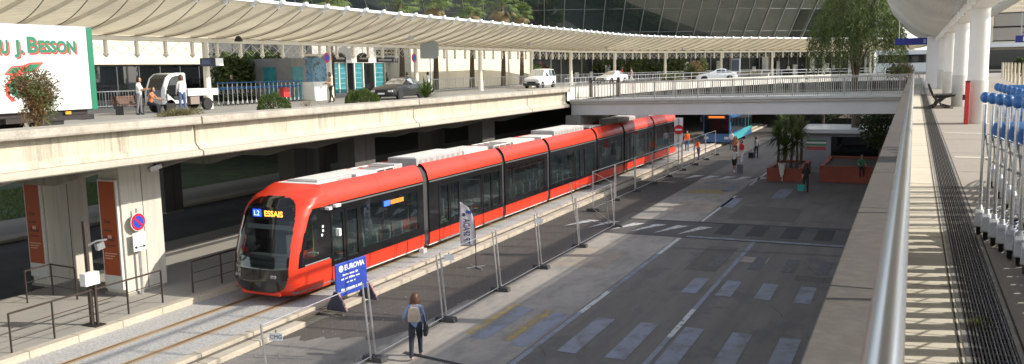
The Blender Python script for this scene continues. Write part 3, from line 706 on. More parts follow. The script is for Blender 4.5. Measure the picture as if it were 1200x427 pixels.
# drain grating: dark channel, bars lengthwise, cross bars
gr = thing('drain_grating', 'long dark steel grating let into the paving beside the handrail', 'grating', (.48, 0, RZ))
MB().bx(-.135, .135, -6, 50, -.06, -.028).build('channel', M('channel_black', (.012, .012, .012), .95), gr)
b = MB()
for i in range(13): x = -.12+.24*i/12; b.bx(x-.0045, x+.0045, -6, 50, -.026, .002)
b.build('bearing_bars', M('grate_steel', (.11, .11, .11), .5, .5, (8, .3)), gr)
b = MB(); y = -3
while y < 36: b.bx(-.125, .125, y-.004, y+.004, -.02, .0035); y += .115
b.build('cross_bars', MC['grate_steel'], gr)
b = MB()
for i in range(6): x = -.105+.042*i; b.bx(x-.0016, x+.0016, -6, 50, -.01, .0045)
b.build('polished_bars', M('grate_light', (.36, .35, .33), .4, .5), gr)
b = MB()
for x in (-.15, .13): b.bx(x, x+.025, -6, 50, -.03, .004)
b.build('frame', M('grate_frame', (.30, .29, .27), .6, .4, (5, .3)), gr)
random.seed(21)
b = MB()
for (cx, cy, n, s_) in ((.42, 6.15, 46, .05), (.35, 5.2, 30, .035), (.33, 7.9, 14, .03)):
    for i in range(n):
        x, y, a, h = cx+random.gauss(0, .05), cy+random.gauss(0, .05), R_(0, 6.3), R_(.4, 1)*s_
        b.add([(x-cos(a)*.004, y-sin(a)*.004, RZ), (x+cos(a)*.004, y+sin(a)*.004, RZ), (x+R_(-.03, .03), y+R_(-.03, .03), RZ+h)], [(0, 1, 2)])
struct(b.build('weeds', Mleaf('weed_green', (.10, .13, .03), (.22, .24, .08)), fix=False), 'stuff')
# parapet with coping stones, stainless handrail
pw = thing('parapet', 'grey stone coping wall with joints along the deck edge under the steel handrail', 'parapet', (-.2, 0, 4.9))
MB().bx(-.04, .15, -6, 49.6, .4, 1.79).build('wall', DKC, pw)
y = -6.3; i = 0
while y < 49.4:
    MB().bx(-.06, .165, y+.006, min(y+1.93, 49.6)-.006, 1.80, 1.87).build('coping', COPE, pw, bevel=.006); y += 1.93
hr = thing('handrail', 'thick shiny stainless handrail running along the stone parapet', 'handrail', (-.038, 0, 6.77))
MB().tube([(0, -6, .215), (0, 49.5, .215)], .042, 24).build('rail', INOX, hr, smooth=True)
y = 3.2
while y < 49: MB().tube([(-.03, y, 0), (-.03, y, .19)], .016, 8).build('post', INOX, hr); y += 1.93
# ---- bridge across, from the left deck to the right deck
BL, BR = Vector((-20.7, 53.2, 0)), Vector((-.45, 50.2, 0))
def brx(t, off=0, z=0): p = BL.lerp(BR, t); n = Vector((BR-BL)).cross(Vector((0, 0, 1))).normalized(); q = p-n*off; return Vector((q.x, q.y, z-.0+.33*t))
br = thing('footbridge', 'pale grey steel and concrete bridge with bar railings crossing over the tracks', 'bridge', (-10, 52, 4.6))
def bpart(mb, name, mat, **kw): o = mb.build(name, mat, **kw); o.parent = br; o.matrix_parent_inverse = Matrix.Translation((10, -52, -4.6)); return o
GB = M('bridge_grey', (.58, .575, .555), .5, 0, (.5, .06)); WID = 6.5
def slab(o0, o1, z0, z1, t0=0, t1=1):
    return MB().add([brx(t0, o0, z0), brx(t1, o0, z0), brx(t1, o1, z0), brx(t0, o1, z0), brx(t0, o0, z1), brx(t1, o0, z1), brx(t1, o1, z1), brx(t0, o1, z1)], [(0, 3, 2, 1), (4, 5, 6, 7), (0, 1, 5, 4), (1, 2, 6, 5), (2, 3, 7, 6), (3, 0, 4, 7)])
bpart(slab(.25, .6, 4.50, 5.235), 'beam', GB, bevel=.01)
bpart(slab(WID-.6, WID-.25, 4.50, 5.235), 'beam', GB, bevel=.01)
bpart(slab(.1, WID-.1, 5.24, 5.44), 'deck_edge', M('bridge_edge', (.44, .43, .40), .7, 0, (1.5, .12)), bevel=.01)
bpart(slab(.0, .25, 5.40, 5.56), 'kerb_rail', M('bridge_kerb', (.52, .51, .47), .6, 0, (2, .1)), bevel=.01)
bpart(slab(WID-.25, WID, 5.40, 5.56), 'kerb_rail', MC['bridge_kerb'], bevel=.01)
for off in (.12, WID-.12):
    b = MB(); n = 170
    RB = M('railing_grey', (.33, .315, .28), .5, .4, (3, .1))
    b.bar(brx(0.02, off, 6.55), brx(1, off, 6.55), .07, .05); b.bar(brx(0.02, off, 5.68), brx(1, off, 5.68), .05, .035)
    for i in range(n+1):
        t = .02+.98*i/n; p = brx(t, off, 5.55); q = brx(t, off, 6.55)
        b.bar(p, q, .025 if i % 12 else .06, .025 if i % 12 else .06)
    bpart(b, 'bar_railing', RB)
bpart(MB().bx(-20.9, -19.9, 53.0, 59.0, 0, 4.5), 'abutment', DKC)
# ---- columns with white sleeves, under the right canopy
WCOL = M('column_white', (.74, .72, .68), .5, 0, (.8, .05)); LCOL = M('column_base', (.56, .54, .49), .7, 0, (2, .1))
for i, yy in enumerate((26.4, 36.2, 47.5, 59, 70, 8.5)):
    t = thing('canopy_column', ['round white column nearest the camera beside the red post', 'second white column, behind the bench', 'third white column along the right walkway', 'fourth white column, beside the tall white panel', 'farthest white column under the right canopy', 'white column just out of view on the right'][i], 'column', (1.56, yy, RZ), group='white columns under the right canopy')
    MB().lathe([(.265, 0), (.27, .02), (.265, 1.15), (.26, 1.17)], 28).build('base', LCOL, t, smooth=True)
    MB().lathe([(.25, 1.171), (.245, 2.2), (.235, 3.2), (.235, 4.6)], 28).build('sleeve', WCOL, t, smooth=True)
t = thing('canopy', 'white slatted canopy curving over the right walkway', 'canopy', (1.56, 20, RZ))
def cpart(mb, name, mat, **kw): o = mb.build(name, mat, **kw); o.parent = t; o.matrix_parent_inverse = Matrix.Translation((-1.56, -20, -RZ)); return o
CY0, CY1 = -4, 74
SLW = Mtransl('canopy_slat_white', (.78, .76, .71), .45)
def cx_(s, side):   # arc of one wing: s 0 at the beam, 1 at the free edge
    return (1.56+side*(.25+2.75*s), 9.15+1.75*s**1.35-.25*sin(pi*s))
for side in (-1, 1):
    b = MB()
    n = 40
    for i in range(n):
        s = (i+.5)/n; x, z = cx_(s, side); x2, z2 = cx_(s+.02, side); a = atan2(z2-z, x2-x)
        b.ob((x, (CY0+CY1)/2, z), (.118, CY1-CY0, .010), (0, -.545, 0))
    cpart(b, 'slats', SLW)
    y = CY0
    while y <= CY1:
        pts = [(cx_(k/8, side)[0], y, cx_(k/8, side)[1]+.07) for k in range(9)]
        cpart(MB().tube(pts, .045, 6), 'rib', WHITE); y += 1.8
    x, z = cx_(1, side); cpart(MB().tube([(x, CY0, z+.03), (x, CY1, z+.03)], .06, 8), 'edge_tube', WHITE)
    cpart(MB().bx(min(x, x), max(x, x)+.01, CY0, CY1, z+.12, z+.14), 'gutter', WHITE)
b = MB().bx(1.31, 1.81, CY0, CY1, 8.98, 9.3); cpart(b, 'spine_beam', WCOL, bevel=.04)
y = CY0+.9
while y < CY1: cpart(MB().ob((1.15, y, 8.95), (.10, .10, .22)).bar((1.1, y, 8.98), (1.5, y, 9.1), .05, .05), 'bracket', WHITE); y += 1.8
# tall white panel, blue sign, red post, bench
t = thing('lift_shaft', 'tall plain white panel box standing between the columns and the blue sign', 'panel', (1.1, 60.6, RZ))
MB().bx(-.42, .5, -.4, 1.6, 0, 3.3).build('panel', M('panel_white', (.66, .66, .66), .5, 0, (.6, .05)), t, bevel=.02)
MB().bx(-.44, .52, -.42, 1.62, 3.3, 3.62).build('cap', GREYR, t, bevel=.02)
t = thing('direction_sign', 'long blue hanging direction sign left of the tall white panel', 'sign', (-.15, 62, 8.9))
MB().bx(-1.05, 1.05, -.06, .06, -.22, .22).build('board', M('airport_blue', (.012, .02, .22), .4), t, bevel=.01)
text('lettering', 'Departures', .2, LETW, t, (-.85, -.064, -.06), (pi/2, 0, 0), .001) if False else None
for k_, u in enumerate((.62, .82)): MB().bx(u, u+.13, -.065, -.061, -.13, .13).build('pictogram', M('picto', (.30, .36, .62), .5), t)
MB().bx(-.85, -.80, -.02, .02, .22, 2.0).bx(.80, .85, -.02, .02, .22, 2.0).build('hanger', WHITE, t)
t = thing('red_post', 'short red post standing at the foot of the nearest white column', 'bollard', (1.33, 26.0, RZ))
MB().bx(-.075, .04, -.06, .06, 0, 1.12).build('post', M('post_red', (.52, .03, .025), .45, 0, (3, .1)), t, bevel=.02)
MB().bx(-.08, .045, -.065, .065, 1.121, 1.16).build('cap', M('cap_dark', (.10, .02, .02), .5), t, bevel=.01)
MB().ob((-.10, 0, .72), (.06, .1, .14)).build('ashtray', DKMET, t)
# bench seen from its end
def bench_right():
    t = thing('bench', 'dark cast-metal bench seen end-on on the right walkway', 'bench', (.92, 34.6, RZ))
    for yy in (0, 1.55):
        b = MB(); b.tube([(-.42, yy, .86), (-.34, yy, .62), (-.24, yy, .42), (.05, yy, .40), (.42, yy, .47), (.46, yy, .5)], [.03, .045, .05, .045, .035, .02], 8)
        b.tube([(-.22, yy, .42), (-.12, yy, .24), (-.2, yy, .08), (-.34, yy, .03)], [.05, .05, .035, .02], 8)
        b.tube([(.12, yy, .40), (-.06, yy, .24), (.02, yy, .09), (.3, yy, .03)], [.04, .05, .035, .02], 8)
        b.bx(-.4, .4, yy-.03, yy+.03, 0, .04); b.build('end_frame', DKMET, t, smooth=True)
    b = MB()
    for i in range(6): x = -.16+.1*i; b.bx(x-.035, x+.035, -.1, 1.65, .455, .485)
    b.build('seat', DKMET, t)
    b = MB()
    for i in range(4): b.ob((-.28-.035*i, .78, .56+.09*i), (.025, 1.75, .07), (0, radians(-18), 0))
    b.build('backrest', DKMET, t)
bench_right()
# ---- luggage trolleys (near rows), nested
BLUEP = M('trolley_blue', (.03, .125, .33), .45, 0, (9, .3)); CHROME = M('trolley_steel', (.62, .63, .64), .25, .9, (6, .1))
def make_trolley(label, loc, rz, group):
    t = thing('luggage_trolley', label, 'luggage trolley', loc, rz, group)
    for s in (-1, 1):
        MB().tube([(s*.27, 0, .12), (s*.27, 0, 1.28)], .0165, 8).build('upright', CHROME, t, smooth=True)
        MB().ball((s*.27, -.02, 1.345), (.047, .052, .055), 12).build('handle_knob', BLUEP, t, smooth=True)
        fd = MB(); pr = []
        for k in range(11):
            a = radians(-20+ 200*k/10); pr.append((cos(a)*.165-.03, sin(a)*.15+.11))
        fd.prism(pr, s*.27-.035, s*.27+.035, 'x'); fd.tube([(s*.27, -.01, .235), (s*.27, 0, .30)], [.03, .02], 8)
        fd.build('mudguard', M('cast_silver', (.55, .56, .57), .45, .6, (9, .2)), t, bevel=.012)
        MB().bx(s*.27-.008, s*.27+.008, .0, .125, .16, .70).build('shadow_plate', CHROME, t)  # added plate, shaped only to throw wide shadow stripes on the deck strip
        MB().lathe([(.05, -.02), (.08, -.019), (.085, 0), (.08, .019), (.05, .02)], 16, (s*.27, 0, .085), 0, 'x').build('wheel', RUB, t)
        MB().tube([(s*.27, 0, .2), (s*.24, .45, .17), (s*.14, .85, .16)], .014, 6).build('side_bar', CHROME, t)
        MB().tube([(s*.25, -.01, .98), (s*.23, .08, .78), (s*.23, .3, .72), (s*.22, .33, .95), (s*.25, .0, 1.0)], .007, 6).build('basket_wire', CHROME, t)
    MB().tube([(-.27, -.02, 1.345), (.27, -.02, 1.345)], .026, 10).build('handle_bar', BLUEP, t, smooth=True)
    b = MB()
    for k in range(5): x = -.2+.1*k; b.tube([(x, .02, .19), (x*.6, .8, .16)], .007, 5)
    b.tube([(-.24, .3, .18), (.24, .3, .18)], .009, 5); b.tube([(-.2, .6, .17), (.2, .6, .17)], .009, 5); b.build('load_frame', CHROME, t)
    b = MB()
    for k in range(2): b.tube([(-.25, .02, .75+.15*k), (.25, .02, .5+.17*k)], .006, 5)
    b.build('back_grid', CHROME, t)
    MB().bx(-.2, .2, .02, .30, .95, 1.10).build('child_tray', BLUEP, t, bevel=.03)
    MB().lathe([(.04, -.02), (.07, -.018), (.07, .018), (.04, .02)], 12, (0, .83, .07), 0, 'x').build('front_wheel', RUB, t)
    return t
L0 = Vector((.63, 9.35, RZ)); ST = Vector((.042, -.272, 0)); TA = radians(-8)
random.seed(2); tr0 = None
for i in range(22):
    p = L0+ST*i+Vector((.27, .02, 0))
    if i > 5: p = Vector((.86+.27+.0*i, 9.35-.272*i, RZ))
    lab = (ORD[min(i, 19)] if i else 'farthest') + (' trolley from the far end of the near blue-handled row beside the grating' if i else ' trolley of the near blue-handled row beside the grating')
    if i > 5: lab = 'blue-handled trolley of the near row continuing out of view towards the camera'
    if tr0 is None: tr0 = make_trolley(lab, p, TA, 'luggage trolleys nested beside the grating')
    else: dup(tr0, p, TA, lab)
for i in range(7):
    dup(tr0, (1.0+.28+.002*i, 13.0-.5*i, RZ), radians(-1), 'blue-handled trolley in the second row behind the near row, ' + ORD[i] + ' from its far end', 'luggage trolleys in the second row')
# ================================================================== UPPER PLAZA, TERMINAL SIDE
# ramp edge: a curved white wall running from the end of the left deck to the far right
RE = [Vector(q) for q in ((-20.9, 53.2), (-21.2, 58), (-21.3, 64), (-21.2, 71), (-20.5, 77.5), (-19.1, 84.6), (-16.6, 92.5), (-13.6, 102), (-9, 109), (-1, 112))]
struct(MB().prism([(-48, 53.22)]+[(q.x, q.y) for q in RE]+[(-.3, 112), (-.3, 150), (60, 150), (60, 420), (-220, 420), (-220, 53.22)], 5.5, 5.796).build('upper_plaza', M('plaza_asphalt', (.25, .245, .23), .9, 0, (.3, .15))))
struct(MB().bx(14.01, 80, -6, 149.9, 5.2, 5.85).build('right_plaza', M('plaza_asphalt_right', (.22, .21, .20), .9, 0, (.3, .15))))
struct(MB().bx(-80, -44.01, -30, 53.2, 5.5, 5.79).build('forecourt', M('forecourt_paving', (.30, .28, .25), .9, 0, (.3, .12)))) if False else None
t = thing('ramp_wall', 'curved white parapet wall of the ramp beyond the bridge', 'parapet', (-20.9, 53.2, 5.2))
def lp(o, p): o.parent = p; o.matrix_parent_inverse = Matrix.Translation(-p.location) if p.rotation_euler.z == 0 else p.matrix_world.inverted(); return o
b = MB(); rows = []
for i, q in enumerate(RE):
    d = (RE[min(i+1, len(RE)-1)]-RE[max(i-1, 0)]).normalized(); n = Vector((d.y, -d.x))
    a, c = q+n*.05, q-n*.3
    rows.append([(a.x, a.y, 5.45), (a.x, a.y, 6.3), (c.x, c.y, 6.3), (c.x, c.y, 5.45)])
b.grid(rows, closed=True); lp(b.build('wall', Mlayer('ramp_white', (.62, .59, .53), [(.5, (1, 1, .1), .4, .7, (.5, .47, .42), .6)], .8)), t)
b = MB()
for off, z in ((0, 6.95), (0, 6.62)):
    b.tube([(q.x-.1, q.y, z) for q in RE], .03, 6)
for i in range(len(RE)-1):
    for k in range(4): p = RE[i].lerp(RE[i+1], k/4); b.tube([(p.x-.1, p.y, 6.3), (p.x-.1, p.y, 6.97)], .022, 5)
lp(b.build('hand_rails', STEEL), t)
# gate posts at the start of the ramp
t = thing('bar_gate', 'small brown barred gate where the left deck meets the bridge', 'gate', (-19.2, 56.0, 5.6))
b = MB()
for k in range(9): b.bx(-.9+.22*k-.02, -.9+.22*k+.02, -.02, .02, 0, 1.15)
b.bx(-.95, .95, -.03, .03, 1.1, 1.17); b.build('bars', BROWNM, t)
for x in (-1, 1): MB().bx(x-.09, x+.09, -.09, .09, 0, 1.35).build('post', BROWNM, t)
# guard rail of the left carriageway beside the van
def guard(pts, label, h=1.0, gap=.5):
    t = thing('guard_rail', label, 'railing', (pts[0][0], pts[0][1], DZ)); o = Vector((pts[0][0], pts[0][1], 0)); b = MB(); c = MB()
    P = [Vector((x, y, 0))-o for x, y in pts]
    for a, d in zip(P[:-1], P[1:]):
        for z in (h, .15): b.tube([a+Vector((0, 0, z)), d+Vector((0, 0, z))], .03, 6)
        n = max(1, int((d-a).length/gap))
        for i in range(n+1):
            q = a.lerp(d, i/n); (b if i % 4 == 0 else c).tube([q, q+Vector((0, 0, h))], .03 if i % 4 == 0 else .014, 5)
    b.build('rail', STEEL, t); c.build('bars', STEEL, t)
guard([(-38.0, 63), (-37.6, 74), (-37.2, 88), (-36.0, 100), (-31, 112), (-25, 122), (-18, 132)], 'long grey barred railing along the pavement in front of the white wall', 1.1, .35)
guard([(-42.5, 33.5), (-42.0, 38.5), (-41.6, 41)], 'pale barred railing behind the bench, beside the box truck', 1.0, .18)
guard([(-28.2, 66), (-27.5, 74), (-26.6, 84)], 'low railing on the median below the white van', .55, 1.4)
struct(MB().prism([(-29.5, 64), (-27.2, 64), (-25.0, 84), (-19.5, 100), (-13.8, 110), (-15, 112), (-21.5, 102), (-27.4, 86)], 5.797, 5.95).build('median_kerb', KERBC))
# ------------------------------------------------------------------ left canopy
PP = [Vector(q) for q in ((-35, 2.8), (-35, 13.7), (-35, 24.6), (-35, 35.5), (-35, 46.4), (-35, 57.3), (-35, 68.2), (-35, 79.5), (-35, 90.5), (-33.4, 101.3), (-29.8, 111.5), (-24.4, 121), (-18.9, 130.4), (-12.6, 139.3), (-6.4, 148.3), (-.1, 157.2))]
CUM = [0]
for a, b_ in zip(PP[:-1], PP[1:]): CUM.append(CUM[-1]+(b_-a).length)
def cpath(s):
    for i in range(len(PP)-1):
        if s <= CUM[i+1] or i == len(PP)-2:
            u = (s-CUM[i])/(CUM[i+1]-CUM[i])
            def T(j):
                return (PP[min(j+1, len(PP)-1)]-PP[max(j-1, 0)]).normalized()
            p0, p1 = PP[i], PP[i+1]; L = (p1-p0).length; m0, m1 = T(i)*L, T(i+1)*L
            h = (2*u**3-3*u*u+1)*p0+(u**3-2*u*u+u)*m0+(-2*u**3+3*u*u)*p1+(u**3-u*u)*m1
            t = T(i).lerp(T(i+1), u).normalized(); return h, Vector((t.y, -t.x))
LEN = CUM[-1]
lc = thing('long_canopy', 'very long pale slatted canopy curving along the upper road in front of the terminal', 'canopy', (-35, 35.5, DZ))
def cross(s):      # s 0 at beam .. 1 at the free edge (towards the road); negative runs back
    if s < 0: return s*5.5, 9.62-.05*s*5
    return 6.0*s, 9.62+1.42*s**1.5
SLT = Mtransl('canopy_slat_cream', (.80, .74, .615), .74)
ns = 34; st = [i*LEN/90 for i in range(91)]; fr = [cpath(s) for s in st]
def strip(s0, s1, dz, th, name, mat):
    rows = []
    for p, n in fr:
        (a, za), (c, zc) = cross(s0), cross(s1)
        rows.append([(p.x+n.x*a, p.y+n.y*a, za+dz), (p.x+n.x*c, p.y+n.y*c, zc+dz), (p.x+n.x*c, p.y+n.y*c, zc+dz+th), (p.x+n.x*a, p.y+n.y*a, za+dz+th)])
    return rows
b = MB()
for i in range(ns): b.grid(strip(i/ns, (i+.80)/ns, .10, .015, '', None), closed=True)
lp(b.build('slats', SLT), lc)
b = MB()
for i in range(22): b.grid(strip(-1+i/22, -1+(i+.86)/22, .10, .015, '', None), closed=True)
lp(b.build('rear_slats', SLT), lc)
b = MB()
for o_, z0, z1 in ((-.13, 9.36, 9.62),):
    b.grid([[(p.x-n.x*.13, p.y-n.y*.13, 9.38), (p.x+n.x*.13, p.y+n.y*.13, 9.38), (p.x+n.x*.13, p.y+n.y*.13, 9.62), (p.x-n.x*.13, p.y-n.y*.13, 9.62)] for p, n in fr], closed=True)
CANW = M('canopy_white', (.72, .68, .58), .55, 0, (.6, .05))
lp(b.build('main_beam', CANW), lc)
b = MB(); b.tube([(p.x+n.x*6.05, p.y+n.y*6.05, 11.14) for p, n in fr], .09, 8); lp(b.build('edge_tube', WHITE), lc)
RIBM = M('rib_tan', (.74, .68, .56), .6, 0, (2, .08))
nr = int(LEN/1.816); proto = None
for i in range(nr):
    s = (i+.5)*1.816; p, n = cpath(s); rz = atan2(n.y, n.x)
    if p.y < 8: continue
    if proto is None:
        b = MB(); pts = [(cross(k/10)[0], 0, cross(k/10)[1]-9.6) for k in range(11)]
        for a, c in zip(pts[:-1], pts[1:]): b.bar(Vector(a)+Vector((0, 0, .03)), Vector(c)+Vector((.01, 0, .03)), .09, .14)
        proto = [b.mesh('rib', RIBM)]
        b = MB(); b.tube([(5.95-5.75*(k/14), .2+1.1*sin(pi/2*min(1, k/12)), cross((5.95-5.75*(k/14))/6)[1]-9.6-.04-.13*sin(pi*k/14)) for k in range(15)], .022, 5); proto.append(b.mesh('stay_tube', M('stay_brown', (.20, .155, .11), .6)))
        b = MB(); b.ob((6.1, 0, 1.52), (.5, .22, .2), (0, -.3, 0)).tube([(5.9, 0, 1.3), (6.2, 0, 1.62)], .09, 8); proto.append(b.mesh('edge_bracket', WHITE))
        b = MB(); b.bx(-.07, .07, -.07, .07, -.85, -.22).lathe([(.0, -1.06), (.14, -.92), (.14, -.86), (.07, -.80)], 8)
        for k in (-1, 1): b.tube([(0, 0, -.88), (0, k*.908, -.25)], .014, 5); b.tube([(0, 0, -.3), (0, k*.908, -.9)], .012, 5)
        proto.append(b.mesh('hanger_truss', CANW))
    for me in proto:
        if me.name.startswith('stay') and s > 90: continue
        o = bpy.data.objects.new(me.name.split('.')[0], me); COL.objects.link(o); o.parent = lc; o.matrix_parent_inverse = Matrix.Translation((35, -35.5, -DZ)); o.location = (p.x, p.y, 9.6); o.rotation_euler = (0, 0, rz)
for q in PP[1:]:
    lp(MB().lathe([(.24, 0), (.24, .9), (.19, .92), (.17, 2.6), (.16, 3.58)], 14).build('post', CANW, smooth=True, loc=(q.x, q.y, DZ)), lc)
for s, u in ((34, 1.2), (49, 3.0), (70, 2.8), (92, 2.5), (110, 2.5)):
    p, n = cpath(s); q = p+n*u; z = cross(u/6)[1]
    lp(MB().lathe([(.05, -.32), (.24, -.3), (.16, -.1), (.06, 0)], 12, (q.x, q.y, z)).build('spotlight', BLACK if s < 45 else STEEL), lc)
# ------------------------------------------------------------------ cream terminal wing behind the canopy
tw = thing('terminal_wing', 'long low cream terminal wing with dark glazed ground floor behind the canopy', 'building', (-46, 30, DZ))
lp(MB().bx(-60, -46, 32, 47.0, 8.42, 10.6).build('upper_wall', WALLC), tw)
lp(MB().bx(-60, -46.3, 32, 47.0, DZ, 8.42).build('glazing', FGLASS), tw)
b = MB(); y = 32.2
while y < 47.1: b.bx(-46.30, -46.24, y-.03, y+.03, DZ, 8.42); y += 1.75
b.bx(-46.305, -46.25, 32, 47, 8.3, 8.419); b.bx(-46.3, -46.24, 32, 47, DZ, 6.2); lp(b.build('mullions', M('mullion_grey', (.13, .13, .13), .5, .4)), tw)
gw = thing('grey_block', 'dark grey terminal block behind the hedge', 'building', (-50, 50, DZ))
lp(MB().bx(-60, -47.5, 47.01, 60, DZ, 10.8).build('wall', Mlayer('grey_panels', (.10, .10, .097), [(1.1, (1, 1, .2), .45, .6, (.075, .075, .073), .6)], .8)), gw)
b = MB()
for yy in (49, 51, 53, 55): b.bx(-47.5, -47.47, yy-.02, yy+.02, DZ, 10.6)
lp(b.build('panel_joints', DKMET), gw)
cw = thing('cream_block', 'cream rendered terminal wall behind the barred railing', 'building', (-46, 75, DZ))
lp(MB().bx(-58, -44.5, 72.0, 101, DZ, 9.9).build('wall', WALLC), cw)
lp(MB().bx(-58.2, -44.3, 71.9, 101.2, 9.9, 10.15).build('cornice', CANW), cw)
cw2 = thing('gallery_front', 'pale terminal front with turquoise glazed doors behind the parked black car', 'building', (-46, 62, DZ))
lp(MB().bx(-56, -47.0, 60.0, 72, DZ, 10.3).build('wall', M('gallery_grey', (.42, .40, .36), .8, 0, (.6, .1))), cw2)
TURQ = M('door_turquoise', (.03, .20, .23), .3, 0, (2, .3), coat=.3)
for i, (ya, yb) in enumerate(((60.4, 61.7), (62.3, 63.5), (63.6, 64.6), (66.0, 67.2), (69.3, 70.8))):
    d = lp(MB().bx(-47.0, -46.93, ya, yb, DZ, 8.5).build('door', TURQ), cw2)
    b = MB()
    for k in range(5): b.bx(-46.93, -46.915, ya+.1, yb-.1, DZ+.4+.45*k, DZ+.46+.45*k)
    b.build('door_slats', M('door_pale', (.2, .38, .40), .4), d)
for ya, yb in ((64.8, 65.8), (67.4, 69.1)):
    lp(MB().bx(-47.0, -46.95, ya, yb, DZ, 8.5).build('glass_front', FGLASS), cw2)
b = MB()
for yy in (60.2, 61.9, 63.55, 64.7, 65.9, 67.3, 69.2, 71): b.bx(-47.0, -46.85, yy-.06, yy+.06, DZ, 8.6)
b.bx(-47, -46.8, 60, 72, 8.5, 8.75); lp(b.build('frames', CANW), cw2)
# kiosk / poster pillar and gate signs in front
def prop(name, label, cat, p, parts, rz=0, group=None):
    t = thing(name, label, cat, p, rz, group)
    for nm, mb, mt in parts: mb.build(nm, mt, t)
    return t
q = onx(372, 116, -36.6)
prop('poster_pillar', 'white kiosk pillar with a blue sky-picture poster next to the walking man', 'kiosk', (q.x, q.y, DZ), [('base', MB().bx(-.45, .45, -.9, .9, 0, 1.25), WHITE), ('poster', MB().bx(-.2, .35, -.85, .85, 1.251, 2.95), Mlayer('poster_blue', (.09, .22, .36), [(1.1, (1, 1, 1), .4, .6, (.3, .42, .5), .7), (2.3, (1, 1, 1), .5, .6, (.04, .08, .06), .8)], .4)), ('roof', MB().bx(-.5, .5, -.95, .95, 2.951, 3.1), CANW)])
q = onx(340, 112, -40)
prop('ticket_booth', 'grey corrugated booth with a turquoise door at the end of the hedge', 'booth', (q.x, q.y, DZ), [('wall', MB().bx(-2.5, 1, -1.0, 1.1, 0, 2.9), M('booth_grey', (.20, .20, .20), .6, .2, (9, .2), (.1, 1, .1))), ('door', MB().bx(1.001, 1.03, -.9, .3, 0, 2.3), TURQ), ('door_end', MB().bx(-1.4, -.3, -1.03, -1.001, 0, 2.3), TURQ)])
BLKS = M('sign_black', (.02, .02, .022), .5)
for i, (px, py, w_, lab) in enumerate(((398, 68, 1.5, 'black round-topped shop sign left of the twin hanging signs'), (425, 68, 1.5, 'black sign with an arched top, right one of the pair beside the walking man'))):
    q = onx(px, py, -38)
    t = thing('shop_sign', lab, 'sign', (q.x, q.y, q.z))
    pr = [(-.7, -.35), (.7, -.35), (.7, .15), (.35, .32), (0, .38), (-.35, .32), (-.7, .15)]
    MB().prism(pr, -.05, .05, 'x').build('board', BLKS, t); text('lettering', 'gallery', .35, M('sign_cream', (.5, .48, .42), .5), t, (.055, -.5, -.12), (pi/2, 0, pi/2), .001) if False else MB().bx(.051, .056, -.5, .5, -.1, .02).build('script_line', M('sign_cream', (.4, .38, .33), .5), t)
    MB().bx(-.02, .02, -.02, .02, -.9 if False else .38, 1.1).build('hanger', STEEL, t)
for i, (py, lab, mt) in enumerate(((62, 'brown hanging direction sign, upper of the two over the black car', M('sign_brown', (.07, .055, .035), .5)), (70.5, 'dark blue hanging direction sign, lower of the two over the black car', M('sign_navy', (.02, .022, .06), .5)))):
    q = onx(454, py, -36.5); t = thing('hanging_sign', lab, 'sign', q)
    MB().bx(-.06, .06, -1.42, 1.42, -.2, .2).build('board', mt, t)
    b = MB(); b.bx(.061, .065, -1.25, .5, -.05, .05); b.bx(.061, .065, .8, 1.0, -.12, .12); b.bx(.061, .065, 1.1, 1.3, -.12, .12); b.build('print', M('sign_print', (.42, .38, .30), .5), t)
    MB().bx(-.015, .015, -1.0, -.96, .2, 1.5 if i == 0 else .55).bx(-.015, .015, .96, 1.0, .2, 1.5 if i == 0 else .55).build('hanger', STEEL, t)
q = onx(248, 73, -34.2); t = thing('flight_screen', 'small dark blue screen on the white canopy post above the white utility truck', 'screen', q)
MB().bx(-.55, .55, -.3, .3, -.22, .22).build('casing', M('screen_navy', (.02, .025, .06), .4), t, bevel=.02); MB().bx(-.4, .2, -.305, -.301, -.12, .12).build('screen', M('screen_blue', (.06, .08, .2), .3), t); MB().bx(.551, .556, -.28, .28, -.2, .2).build('end_plate', WHITE, t)
for px, lab in ((382.5, 'round violet no-entry disc on the canopy post beside the walking man'), (485, 'round violet disc on the canopy post right of the black car')):
    q = onx(px, 68, -34.7); t = thing('round_sign', lab, 'road sign', q)
    MB().lathe([(.33, 0), (.33, .03)], 20, (0, 0, 0), 0, 'x').build('disc', SR, t); MB().lathe([(.24, .03), (.24, .036)], 20, (0, 0, 0), 0, 'x').build('face', SB, t); MB().bx(-.02, .0, -.02, .02, -.9, .3).build('bracket', STEEL, t)
q = onx(504, 62, -33.2); t = thing('blank_sign', 'grey back of a rounded road sign on a pole beyond the black car', 'road sign', (q.x, q.y, DZ))
MB().tube([(0, 0, 0), (0, 0, 3.9)], .06, 8).build('pole', STEEL, t); MB().prism([(-.6, -.65), (.6, -.65), (.8, -.45), (.8, .45), (.6, .65), (-.6, .65), (-.8, .45), (-.8, -.45)], -.09, -.06, 'y').build('plate', M('sign_back', (.42, .45, .47), .5, .4), t).location = (0, 0, 3.4)
